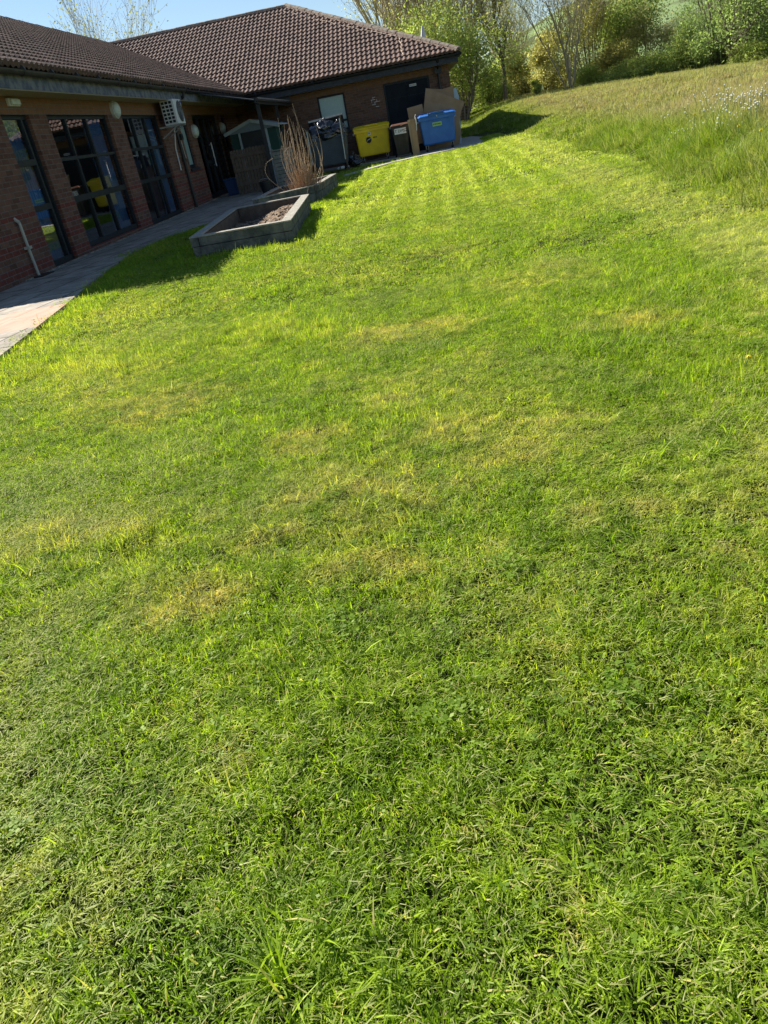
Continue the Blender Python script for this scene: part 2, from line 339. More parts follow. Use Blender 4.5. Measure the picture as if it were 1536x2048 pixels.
# ------------------------------------------------------------------ paths
def path_mat():
    m = bpy.data.materials.new('paving'); m.use_nodes = True; n = m.node_tree.nodes; l = m.node_tree.links; p = n['Principled BSDF']
    g = n.new('ShaderNodeNewGeometry'); pos = g.outputs['Position']; sp = n.new('ShaderNodeSeparateXYZ'); l.new(pos, sp.inputs[0])
    mp = n.new('ShaderNodeMapping'); mp.inputs['Rotation'].default_value = (0,0,R(97)); l.new(pos, mp.inputs[0])
    br = n.new('ShaderNodeTexBrick'); l.new(mp.outputs[0], br.inputs['Vector']); br.inputs['Scale'].default_value = 1
    br.inputs['Brick Width'].default_value = .9; br.inputs['Row Height'].default_value = .6; br.inputs['Mortar Size'].default_value = .014; br.inputs['Mortar Smooth'].default_value = .3
    br.inputs['Color1'].default_value = (.27,.23,.185,1); br.inputs['Color2'].default_value = (.34,.295,.235,1); br.inputs['Mortar'].default_value = (.045,.04,.03,1)
    nz = noise(n, l, pos, 3, 9, .75); col = mixrgb(n, l, 1, br.outputs[0], mixrgb(n, l, maprange(n, l, nz, .35, .65), (.5,.49,.46), (1.3,1.3,1.3)), 'MULTIPLY')
    # brick inset
    mp2 = n.new('ShaderNodeMapping'); mp2.inputs['Rotation'].default_value = (0,0,R(100)); l.new(pos, mp2.inputs[0])
    b2 = n.new('ShaderNodeTexBrick'); l.new(mp2.outputs[0], b2.inputs['Vector']); b2.inputs['Scale'].default_value = 1; b2.inputs['Brick Width'].default_value = .21; b2.inputs['Row Height'].default_value = .105
    b2.inputs['Mortar Size'].default_value = .006; b2.inputs['Color1'].default_value = (.42,.2,.13,1); b2.inputs['Color2'].default_value = (.5,.28,.19,1); b2.inputs['Mortar'].default_value = (.33,.25,.18,1)
    inside = math_(n, l, 'MULTIPLY', math_(n, l, 'MULTIPLY', math_(n, l, 'GREATER_THAN', sp.outputs['Y'], 7.15), math_(n, l, 'LESS_THAN', sp.outputs['Y'], 8.3)), math_(n, l, 'GREATER_THAN', sp.outputs['X'], -4.75))
    col = mixrgb(n, l, inside, col, mixrgb(n, l, .2, b2.outputs[0], mixrgb(n, l, nz, (.3,.18,.12), (.6,.42,.32))))
    l.new(col, p.inputs['Base Color']); p.inputs['Roughness'].default_value = .9
    b = n.new('ShaderNodeBump'); b.inputs['Strength'].default_value = .6; b.inputs['Distance'].default_value = .015; l.new(math_(n, l, 'ADD', math_(n, l, 'MULTIPLY', br.outputs['Fac'], -1), math_(n, l, 'MULTIPLY', nz, .4)), b.inputs['Height']); l.new(b.outputs[0], p.inputs['Normal'])
    return m
M_path = path_mat()
M_conc = mat('concrete_path', (.36,.33,.28), .9, .2, noise=(4,.2), col2=(.46,.42,.35), bump=(30,.4))
LAWN_EDGE = [(-3.0,2.0),(-3.42,4.4),(-3.67,6.0),(-3.87,7.19),(-4.07,8.4),(-4.3,9.5),(-4.55,11),(-4.75,12.5),(-4.72,13.9),(-4.3,15.4),(-3.6,16.6),(-3.35,18.5),(-3.3,20.5),(-3.35,22.6),(-3.35,25.0),(-3.35,27.2)]
def sheet(poly, z, name, m, thick=.04):
    n = len(poly); mb = MB(); mb.add([(x,y,z) for x,y in poly]+[(x,y,z-thick-.06) for x,y in poly], [tuple(range(n))]+[(i,(i+1)%n,(i+1)%n+n,i+n) for i in range(n)])
    o = mb.build(name, m); tag(o, kind='structure'); return o
PATH1 = LAWN_EDGE + [(-5.99,27.2),(-5.99,8.0),(-7.5,8.0),(-7.5,2.0)]
sheet(PATH1, .02, 'path', M_path)
STRIP = [(-2.0,22.9),(-1.3,23.95),(-.7,25.05),(.3,25.75),(1.3,26.15),(1.3,26.45),(.4,26.3),(-.75,25.55),(-1.45,24.3),(-2.1,23.15)]
SLAB = [(-3.35,27.4),(-1.9,27.35),(0,27.0),(.5,26.5),(1.3,26.45),(2.35,26.35),(2.55,29),(2.75,33.0),(2.6,34.5),(1.55,34.5),(1.55,29.42),(-3.35,29.42)]
sheet(STRIP, .035, 'path', M_conc)
sheet(SLAB, .03, 'path', M_conc)

# ------------------------------------------------------------------ the building
XW, YW = -5.96, 29.4       # wall planes
EZ, PT = 2.79, .487        # eave height, pitch
bld = thing('brick_building', 'single storey L-shaped red brick building with brown tiled hipped roof', 'building', (-8, 28, 0))
O = Vector((-8, 28, 0))
def bpart(mb, name, m, parent=None, **k):
    mb.v = [(x-O.x, y-O.y, z-O.z) for x,y,z in mb.v]
    return mb.build(name, m, parent or bld, **k)
def wall(axis, c, u0, u1, z0, z1, holes, nrm, name, m, reveal=.14):
    us = sorted({u0,u1,*[h[0] for h in holes],*[h[1] for h in holes]}); zs = sorted({z0,z1,*[h[2] for h in holes],*[h[3] for h in holes]})
    mb = MB(); P = (lambda u,z,d=0: (c-nrm*d,u,z)) if axis == 'x' else (lambda u,z,d=0: (u,c-nrm*d,z))
    for i in range(len(us)-1):
        for j in range(len(zs)-1):
            a,b,e,f = us[i],us[i+1],zs[j],zs[j+1]; mu,mz = (a+b)/2,(e+f)/2
            if any(h[0]<mu<h[1] and h[2]<mz<h[3] for h in holes): continue
            mb.quad(P(a,e),P(b,e),P(b,f),P(a,f))
            mb.quad(P(a,e,.25),P(a,f,.25),P(b,f,.25),P(b,e,.25))
    for a,b,e,f in holes:
        for p,q in (((a,e),(a,f)),((a,f),(b,f)),((b,f),(b,e)),((b,e),(a,e))):
            mb.quad(P(*p),P(*q),P(*q,.25),P(*p,.25))
    return bpart(mb, name, m, fix=False)
W1 = (12.28,13.2,.03,2.24); W2 = (13.85,16.7,.1,2.24); W3 = (17.5,20.08,.03,2.24); W4 = (21.75,22.5,.95,2.2); D1 = (23.2,26.2,.05,2.24); W5 = (26.75,27.4,.3,2.24)
wall('x', XW, 11.05, 29.38, -.1, 2.5, [W1,W2,W3,W4,D1,W5], 1, 'wall', M_brick_wing)
DR = (-.73,.86,.03,2.29); WM = (-3.07,-2.1,1.12,2.29)
wall('y', YW, -6.2, 1.57, -.1, 2.52, [DR, WM], -1, 'wall', M_brick_main)
mb = MB(); mb.box(1.32,1.57,29.401,40.8,-.1,2.52); bpart(mb, 'wall', M_brick_side)
mb = MB(); mb.box(-17.3,-6.0,11.05,11.3,-.1,2.5); bpart(mb, 'wall', M_brick_end)
mb = MB(); mb.box(-6.21,-5.962,8.6,11.047,-.1,.75); bpart(mb, 'low_wall', M_brick_wing)
mb = MB(); mb.box(-17.4,-17.2,11.3,41,-.1,2.5); mb.box(-17.2,1.3,40.8,41,-.1,2.5); bpart(mb, 'rear_wall', M_brick_side)
# interior: floor, ceiling, partition
mb = MB(); mb.box(-10.5,-10.4,11.3,40,0,2.5); mb.box(-10.4,-6.22,11.3,29.9,2.44,2.48); mb.box(-10.4,-6.22,11.3,29.9,0,.03); mb.box(-10.4,1.3,33,33.1,0,2.5)
bpart(mb, 'partition', M_room)

rng = np.random.RandomState(7)
def slope(name, length, d, to_world, planes, du=.0275, course=.33):
    """to_world(u,v,h): u along the eave, v horizontal up-slope, h height above eave. planes: list of (point, normal) to clip."""
    sl = math.sqrt(1+PT*PT); L = d*sl; nc = int(L/course)+1
    u = np.arange(0, length+du, du); prof = .034*np.power(.5+.5*np.cos(2*math.pi*u/.165), 1.3)
    V = []; T = []; tid = np.floor(u/.33).astype(int)
    for c in range(nc):
        s0, s1 = c*course, min((c+1)*course+.02, L+.02)
        tv = rng.uniform(0,1,tid.max()+2)[tid]; jit = rng.uniform(-.004,.004,tid.max()+2)[tid]
        for s, hh in ((s0-.0, -.035), (s0, .049), (s1, .012)):
            off = prof*(1 if hh > 0 else .9) + hh + (jit if hh > .02 else 0)
            v = s/sl - off*PT/sl; h = s/sl*PT + off/sl
            V.append(np.stack([u, v, h], 1)); T.append(tv)
    V = np.array(V); R_, N, _ = V.shape; V = V.reshape(-1,3); T = np.array(T).ravel()
    i = np.arange((R_-1)*(N-1)); rrow = i//(N-1); a = rrow*N + i % (N-1)
    keep = (rrow % 3) != 2; a = a[keep]
    f = np.stack([a, a+1, a+N+1, a+N], 1)
    W = to_world(V[:,0], V[:,1], V[:,2])
    tint = np.stack([T,T,T,np.ones_like(T)],1)
    o = npmesh(name, W - np.array(O), f, M_tile, tint=tint)
    b = bmesh.new(); b.from_mesh(o.data)
    for pnt, nr in planes:
        bmesh.ops.bisect_plane(b, geom=b.verts[:]+b.edges[:]+b.faces[:], plane_co=Vector(pnt)-O, plane_no=Vector(nr), clear_outer=True, clear_inner=False)
    b.to_mesh(o.data); b.free(); link(o, roof)
    return o
roof = MB()
roof = bpy.data.objects.new('roof', None); COL.objects.link(roof); roof.parent = bld
EX, EY, CX, SY, BY, RD = -5.46, 28.9, 1.95, 11.1, 41.1, 6.1
st = lambda *a: np.stack(a, 1)
RX = EX-RD; RY = EY+RD
slope('tiled_slope', 24, RD, lambda u,v,h: st(EX-v, SY+u, EZ+h), [((EX,EY,0),(1,1,0)), ((EX,SY,0),(-1,-1,0))])
slope('tiled_slope', 22, RD, lambda u,v,h: st(CX-u, EY+v, EZ+h), [((EX,EY,0),(-1,-1,0)), ((CX,EY,0),(1,1,0))])
slope('tiled_slope', 12.2, RD, lambda u,v,h: st(CX-v, EY+u, EZ+h), [((CX,EY,0),(-1,-1,0)), ((CX,BY,0),(-1,1,0))], du=.055)
slope('tiled_slope', 12.2, RD, lambda u,v,h: st(RX+RD-u, SY+v, EZ+h), [((EX,SY,0),(1,1,0)), ((RX-RD,SY,0),(-1,1,0))], du=.055)
mb = MB(); z1 = EZ+RD*PT
mb.quad((RX-RD,SY,EZ),(RX,SY+RD,z1),(RX,RY,z1),(RX-RD,BY,EZ)); mb.quad((RX-RD,BY,EZ),(RX,RY,z1),(CX-RD,RY,z1),(CX,BY,EZ)); bpart(mb, 'rear_slope', M_tile, roof, fix=False)
# underlay closing the eaves
mb = MB(); mb.box(-17.4,EX-.1,SY+.1,BY-.1,2.505,2.52); mb.box(EX-.1,CX-.1,EY+.12,BY-.1,2.525,2.54); bpart(mb, 'ceiling', M_room)
# ridge + hips as overlapping half-round tiles
def ridge(a, b, name='ridge', rad=.11):
    a, b = Vector(a), Vector(b); L = (b-a).length; d = (b-a)/L; n_ = int(L/.42)+1; mb = MB(); s = d.cross(Vector((0,0,1))).normalized(); up = s.cross(d).normalized()
    rs = random.Random(5)
    for i in range(n_):
        p0 = a+d*(i*L/n_); p1 = a+d*((i+1)*L/n_+.03); dz = rs.uniform(-.006,.006); vs = []
        for p, r_ in ((p0, rad), (p1, rad*.93)):
            for k in range(9):
                t = math.pi*k/8; vs.append(p + s*math.cos(t)*r_*1.15 + up*(math.sin(t)*r_*.9 - .035 + dz))
        mb.add(vs, [(k,k+1,k+10,k+9) for k in range(8)] + [tuple(range(9)), tuple(range(17,8,-1))])
    o = bpart(mb, name, M_ridge, roof)
    mb = MB()
    for sgn in (-1, 1):
        pts = [a + d*t*L + s*sgn*(rad*1.2+rs.uniform(-.012,.012)) + up*(-.045) for t in np.linspace(0,1,int(L/.15)+2)]
        mb.tube(pts, .028, 5)
    bpart(mb, 'mortar_bed', M_mortar, roof)
ridge((RX,SY+RD,z1+.03),(RX,RY,z1+.03)); ridge((RX,RY,z1+.03),(CX-RD,RY,z1+.03))
ridge((CX,EY,EZ+.06),(CX-RD,RY,z1+.05),'hip'); ridge((CX,BY,EZ+.06),(CX-RD,RY,z1+.05),'hip'); ridge((EX,SY,EZ+.06),(RX,SY+RD,z1+.05),'hip')
# valley lining
mb = MB(); mb.tube([(EX,EY,EZ+.02),(RX,RY,z1+.0)], .05, 6); bpart(mb, 'valley_gutter', M_mortar, roof)
# conductor cable on the slope
cp = [(-4.36,34.62,5.62),(-2.6,32.91,4.79),(-1.31,31.7,4.21),(-.43,30.95,3.84),(.04,30.52,3.64),(.06,29.9,3.33),(.08,29.2,2.98)]
rs = random.Random(2); pts = []
for i in range(len(cp)-1):
    for t in np.linspace(0,1,8)[:-1]:
        p = Vector(cp[i]).lerp(Vector(cp[i+1]), t); pts.append(p + Vector((rs.uniform(-.04,.04), 0, rs.uniform(-.012,.012))))
mb = MB(); mb.tube(pts, .014, 5); bpart(mb, 'roof_cable', M_cable, roof)
mb = MB(); mb.tube([(1.0,36.0,3.3),(1.04,36,3.95)], .1, 8); mb.tube([(1.04,36,3.95),(1.06,36,4.3)], [.1,.04], 8); bpart(mb, 'vent_pipe', M_white, roof)
# fascias, gutters, soffits
mb = MB(); mb.box(-5.58,-5.555,SY+.05,EY+.1,2.5,2.73); bpart(mb, 'fascia', M_fascia)
mb = MB(); mb.box(-5.555,XW-.02,SY+.05,YW,2.49,2.505); bpart(mb, 'soffit', M_soffit)
mb = MB(); mb.box(-5.5,CX-.06,EY+.1,EY+.125,2.5,2.73); mb.box(CX-.085,CX-.06,EY+.125,BY,2.5,2.73); bpart(mb, 'fascia', M_fascia_dark)
mb = MB(); mb.box(-17,EX-.12,SY+.05,SY+.075,2.5,2.73); bpart(mb, 'fascia', M_fascia_dark)
mb = MB(); mb.box(-5.5,CX-.086,EY+.126,YW+.02,2.5,2.515); mb.box(1.56,CX-.086,YW+.02,BY,2.5,2.515); bpart(mb, 'soffit', M_soffit)
def gutter(a, b, m, r=.065):
    a, b = Vector(a), Vector(b); d = (b-a).normalized(); s = d.cross(Vector((0,0,1))); mb = MB(); vs = []
    for p in (a, b):
        for q, rr in ((range(9), r), (range(8,-1,-1), r-.008)):
            for k in q:
                t = math.pi*k/8; vs.append(p + s*math.cos(t)*rr - Vector((0,0,1))*math.sin(t)*rr)
    mb.add(vs, [(k,(k+1)%18,(k+1)%18+18,k+18) for k in range(18)]+[tuple(range(18)),tuple(range(35,17,-1))])
    L = (b-a).length
    for i in range(int(L/1.0)+1):
        p = a + d*min(i*1.0+.3, L-.05); mb.tube([p-d*.02-Vector((0,0,.0)), p+d*.02], r+.007, 10)
    return bpart(mb, 'gutter', m)
gutter((-5.48,SY,2.735),(-5.48,21.3,2.735), M_gutter)
gutter((-5.48,21.34,2.725),(-5.48,EY-.02,2.725), M_black)
gutter((EX+.1,EY+.03,2.735),(CX-.02,EY+.03,2.735), M_black); gutter((CX+.01,EY,2.735),(CX+.01,BY,2.735), M_black)
# downpipes
def downpipe(pts, m=M_black, r=.036):
    mb = MB(); mb.tube(pts, r, 10)
    for z in (.4, 1.2, 2.0):
        x, y = pts[-1][0], pts[-1][1]; mb.tube([(x,y,z-.03),(x,y,z+.03)], r+.01, 10)
    return bpart(mb, 'downpipe', m)
downpipe([(-5.48,21.12,2.68),(-5.5,21.12,2.58),(-5.86,21.12,2.36),(-5.9,21.12,2.25),(-5.9,21.12,.03)])
downpipe([(1.2,28.95,2.68),(1.2,29.0,2.6),(1.2,29.3,2.42),(1.2,29.34,2.3),(1.2,29.34,.03)])
mb = MB(); mb.box(1.08,1.32,29.28,29.38,2.28,2.46); bpart(mb, 'hopper', M_black)

# windows and doors
def window(axis, c, hole, mull, trans, nrm, pane_m=M_glass, fw=.055, name='window', curtains=(), sill=True):
    a,b,e,f = hole
    B = (lambda mb,u0,u1,z0,z1,d0,d1: mb.box(min(c-nrm*d0,c-nrm*d1),max(c-nrm*d0,c-nrm*d1),u0,u1,z0,z1)) if axis=='x' else (lambda mb,u0,u1,z0,z1,d0,d1: mb.box(u0,u1,min(c-nrm*d0,c-nrm*d1),max(c-nrm*d0,c-nrm*d1),z0,z1))
    mb = MB(); g = .002
    B(mb,a+g,a+fw,e+g,f-g,.06,.13); B(mb,b-fw,b-g,e+g,f-g,.06,.13)
    ms = [a+fw]+list(mull)+[b-fw]
    B(mb,a+fw,b-fw,e+g,e+fw*1.6,.062,.128); B(mb,a+fw,b-fw,f-fw,f-g,.062,.128)
    for u in mull: B(mb,u-fw*.5,u+fw*.5,e+fw*1.6,f-fw,.058,.132)
    for col, z, wdt in trans:
        u0 = ms[col]+(fw*.5 if col>0 else 0); u1 = ms[col+1]-(fw*.5 if col<len(ms)-2 else 0)
        B(mb,u0,u1,z-wdt/2,z+wdt/2,.055,.134)
    fr = bpart(mb, name, M_frame)
    mb = MB(); B(mb,a+fw*.6,b-fw*.6,e+fw,f-fw*.6,.092,.097) if pane_m is not M_glass else mb.quad(*[(((c-nrm*.095),u,z) if axis=='x' else (u,c-nrm*.095,z)) for u,z in ((a+fw*.6,e+fw),(b-fw*.6,e+fw),(b-fw*.6,f-fw*.6),(a+fw*.6,f-fw*.6))])
    mb.build('pane', pane_m, fr, fix=False) if False else None
    mb.v = [(x-O.x,y-O.y,z-O.z) for x,y,z in mb.v]; mb.build('pane', pane_m, fr, fix=False)
    if sill and e > .5:
        mb = MB(); B(mb,a-.06,b+.06,e-.07,e-.002,-.05,.1); mb.v = [(x-O.x,y-O.y,z-O.z) for x,y,z in mb.v]; mb.build('sill', M_sill, fr)
    for (u0,u1,m_) in curtains:
        mb = MB(); n_ = 40; vs = []
        for i in range(n_+1):
            u = u0+(u1-u0)*i/n_; dd = .17+.03*math.sin(i*1.35)
            for z in (e+.05, f-.03): vs.append((c-nrm*dd,u,z) if axis=='x' else (u,c-nrm*dd,z))
        mb.add(vs, [(2*i,2*i+1,2*i+3,2*i+2) for i in range(n_)]); mb.v = [(x-O.x,y-O.y,z-O.z) for x,y,z in mb.v]
        mb.build('curtain', m_, fr, smooth=True, fix=False)
    return fr
window('x', XW, W1, [13.02], [(0,1.57,.09),(0,.91,.09)], 1, curtains=[(12.33,13.0,M_curtain)])  # full-width blue curtain imitates the blue reflections and mural in this pane
window('x', XW, W2, [14.7,15.66], [(0,1.56,.06),(1,1.56,.05),(2,1.56,.05),(0,.91,.1),(1,.91,.1),(2,.91,.1)], 1, curtains=[(15.7,16.55,M_curtain),(13.9,14.2,M_curtain2)])
window('x', XW, W3, [18.29,19.15], [(0,1.57,.06),(1,1.57,.06),(2,1.57,.06),(0,.92,.08),(1,.92,.08),(2,.92,.08)], 1, curtains=[(18.35,19.0,M_curtain2),(19.2,19.95,M_curtain)])
window('x', XW, W4, [], [], 1, pane_m=M_frost)
window('x', XW, W5, [], [(0,1.2,.08)], 1)
dfr = window('x', XW, D1, [24.0,24.75,25.4], [(1,1.0,.1),(2,1.0,.1),(0,1.7,.06)], 1, name='door', fw=.08)
mb = MB(); mb.tube([(XW+.03,24.55,.85),(XW+.03,24.55,1.5)], .018, 8); mb.tube([(XW+.03,24.55,.9),(XW-.05,24.55,.9)], .012, 6); mb.tube([(XW+.03,24.55,1.45),(XW-.05,24.55,1.45)], .012, 6)
mb.v = [(x-O.x,y-O.y,z-O.z) for x,y,z in mb.v]; mb.build('handle', M_metal, dfr)
window('y', YW, WM, [], [(0,1.45,.07)], -1, pane_m=M_frost, fw=.06)
mb = MB(); mb.quad((XW-.13,12.36,.36),(XW-.13,12.98,.36),(XW-.13,12.98,.5),(XW-.13,12.36,.58)); bpart(mb, 'window_picture', mat('sand_print', (.75,.55,.42), .8, noise=(5,.2), col2=(.62,.5,.36)))
mb = MB(); mb.quad((XW-.13,12.36,.26),(XW-.13,12.98,.26),(XW-.13,12.98,.358),(XW-.13,12.36,.358)); bpart(mb, 'window_picture', mat('weed_print', (.12,.4,.2), .8, noise=(14,.12), col2=(.45,.6,.2)))
# black double door
mb = MB(); mb.box(DR[0]+.06,.062,29.47,29.52,.05,2.23); bpart(mb, 'door', M_door)
mb = MB(); mb.box(.068,DR[1]-.06,29.47,29.52,.05,2.23); d2 = bpart(mb, 'door', M_door)
mb = MB(); mb.box(DR[0]+.002,DR[0]+.058,29.44,29.54,.03,2.288); mb.box(DR[1]-.058,DR[1]-.002,29.44,29.54,.03,2.288); mb.box(DR[0]+.058,DR[1]-.058,29.442,29.538,2.232,2.288); bpart(mb, 'door_frame', M_frame)
def dsub(mb, name, m, par, **k): mb.v = [(x-O.x,y-O.y,z-O.z) for x,y,z in mb.v]; return mb.build(name, m, par, **k)
mb = MB(); mb.box(.17,.41,29.462,29.468,2.06,2.13); sg = dsub(mb, 'door_sign', M_white, d2)
mb = MB()
for i, (x, ww) in enumerate(((.19,.035),(.235,.03),(.275,.04),(.325,.025),(.36,.03))): mb.box(x,x+ww,29.459,29.4615,2.085,2.105)
dsub(mb, 'sign_print', M_faint, d2)
mb = MB()
for z in (.5,1.15,1.8): mb.box(DR[0]+.1,DR[1]-.1,29.464,29.469,z,z+.008)
bpart(mb, 'door_groove', M_frame)
# concrete/stone lintel courses above openings read as soldier bricks: thin steps at the foot of the wall
mb = MB(); mb.box(XW+.003,XW+.05,11.1,29.3,-.05,.035); bpart(mb, 'wall_foot', mat('wall_foot', (.16,.13,.1), .95, noise=(8,.12), col2=(.34,.3,.24), bump=(20,1)))
# pale mortar scars on the main wall
mb = MB(); rs = random.Random(9)
for (x,z,ww,hh) in ((-1.15,1.95,.10,.012),(-1.22,1.88,.16,.012),(-1.1,1.805,.2,.012),(-1.2,1.73,.13,.012),(-1.02,1.805,.012,.075),(-1.14,1.88,.012,.075),(-1.2,1.805,.012,.075),(-1.08,1.655,.12,.012),(-1.1,1.73,.012,.075)):
    mb.box(x,x+ww,YW-.006,YW-.001,z,z+hh)
bpart(mb, 'pale_mortar', M_white)

# canopy in the corner
can = thing('canopy', 'dark flat canopy on posts in the corner of the building behind the picket gate', 'canopy', (-4.8,26,0))
Oc = Vector((-4.8,26,0))
def cpart(mb, name, m, par, off, **k):
    mb.v = [(x-off[0],y-off[1],z-off[2]) for x,y,z in mb.v]; return mb.build(name, m, par, **k)
mb = MB(); mb.add([(-5.5,22.6,2.66),(-4.02,22.6,2.25),(-4.02,29.33,2.25),(-5.5,29.33,2.66),(-5.5,22.6,2.69),(-4.02,22.6,2.28),(-4.02,29.33,2.28),(-5.5,29.33,2.69)],[(0,3,2,1),(4,5,6,7),(0,1,5,4),(1,2,6,5),(2,3,7,6),(3,0,4,7)]); cpart(mb, 'roof_board', M_fascia_dark, can, Oc)
mb = MB(); mb.box(-4.02,-3.97,22.55,29.36,2.18,2.3); cpart(mb, 'edge_beam', M_black, can, Oc)
mb = MB(); mb.tube([(-3.93,22.5,2.27),(-3.93,29.36,2.3)], .045, 8); cpart(mb, 'gutter', M_metal if False else M_gutter, can, Oc)
for y in (22.85, 26.0):
    mb = MB(); mb.box(-4.05,-3.96,y-.045,y+.045,.0,2.18); cpart(mb, 'post', M_black, can, Oc)
mb = MB(); mb.box(-5.5,-3.98,29.34,29.375,2.3,2.66); cpart(mb, 'cladding_panel', M_canopy, can, Oc)

# wall fittings
def bulkhead(y, z, label):
    t = thing('wall_lamp', label, 'wall lamp', (XW,y,z), 0, 'round bulkhead lamps on the left wing')
    mb = MB(); mb.tube([(0,0,0),(.06,0,0)], .17, 20); mb.build('base', M_offwhite, t)
    mb = MB(); mb.ell((.06,0,0), (.09,.155,.155), 18, 10); mb.build('lamp_lens', M_lens, t, smooth=True)
bulkhead(17.12, 2.33, 'round pale wall lamp between the two widest windows'); bulkhead(23.0, 1.83, 'round pale wall lamp right of the narrow frosted window'); bulkhead(26.5, 1.86, 'round pale wall lamp beyond the glazed double door')
t = thing('light_box', 'small cream rectangular emergency light on the brick above the leftmost window', 'wall light', (XW,12.77,2.4))
mb = MB(); mb.box(0,.05,-.17,.17,-.05,.06); mb.build('base', M_offwhite, t, bevel=.008)
mb = MB(); mb.box(.05,.085,-.14,.14,-.035,.045); mb.build('diffuser', M_lens, t, bevel=.01)
t = thing('air_conditioner', 'white outdoor air conditioning unit bracketed high on the brick wall', 'air conditioner', (-5.62,20.22,1.97))
mb = MB(); mb.box(-.16,.17,-.33,.33,0,.53); mb.build('casing', M_white, t, bevel=.012)
mb = MB(); mb.tube([(.172,.06,.27),(.178,.06,.27)], .23, 28); mb.build('fan_opening', M_black, t)
mb = MB()
for k in range(1, 6): r = .04*k; mb.tube([(.186,.06+r*math.cos(a),.27+r*math.sin(a)) for a in np.linspace(0,2*math.pi,25)], .0035, 4, False)
for k in range(8): a = k*math.pi/4; mb.tube([(.186,.06,.27),(.186,.06+.22*math.cos(a),.27+.22*math.sin(a))], .003, 4)
mb.build('fan_grille', M_metal, t)
mb = MB()
for i in range(3):
    for j in range(6): mb.box(-.135+i*.092,-.135+i*.092+.068,-.336,-.3315,.04+j*.08,.04+j*.08+.055)
mb.build('side_grille', M_black, t)
mb = MB(); mb.box(.171,.175,.22,.31,.44,.5); mb.build('badge', mat('badge_blue', (.03,.08,.4), .4), t)
for y in (-.25,.25):
    mb = MB(); mb.beam((-.33,y,-.02),(.17,y,-.02),.04,.03); mb.beam((-.32,y,-.25),(.1,y,-.03),.03,.02); mb.build('bracket', M_metal, t)
mb = MB(); mb.tube([(-.1,.34,.12),(-.1,.42,.08),(-.2,.46,-.1),(-.3,.48,-.5),(-.31,.48,-1.0)], .016, 6); mb.build('pipe', M_white, t)
t = thing('cable_box', 'small dark electrical box with pale cable below the air conditioner', 'cable box', (XW,21.45,1.72))
mb = MB(); mb.box(0,.08,-.09,.09,-.07,.07); mb.build('casing', M_black, t); mb = MB(); mb.tube([(.02,0,-.07),(.02,.02,-.4),(.02,.05,-.5)], .008, 5); mb.build('cable', M_offwhite, t)
t = thing('waste_pipe', 'cream plastic waste pipe running down the brick wall into the path', 'pipe', (XW+.05,11.55,0))
mb = MB(); mb.tube([(0,0,.0),(0,-.01,.45),(0,0,.8)], .022, 10); mb.tube([(0,0,.8),(-.06,0,.86)], .026, 10); mb.build('pipe', M_pipe, t)
mb = MB(); mb.box(-.05,.035,-.045,.045,.42,.46); mb.build('clip', M_pipe, t)
mb = MB(); mb.box(-.03,.16,-.18,.2,.0,.035); mb.build('drain_cover', M_black, t)

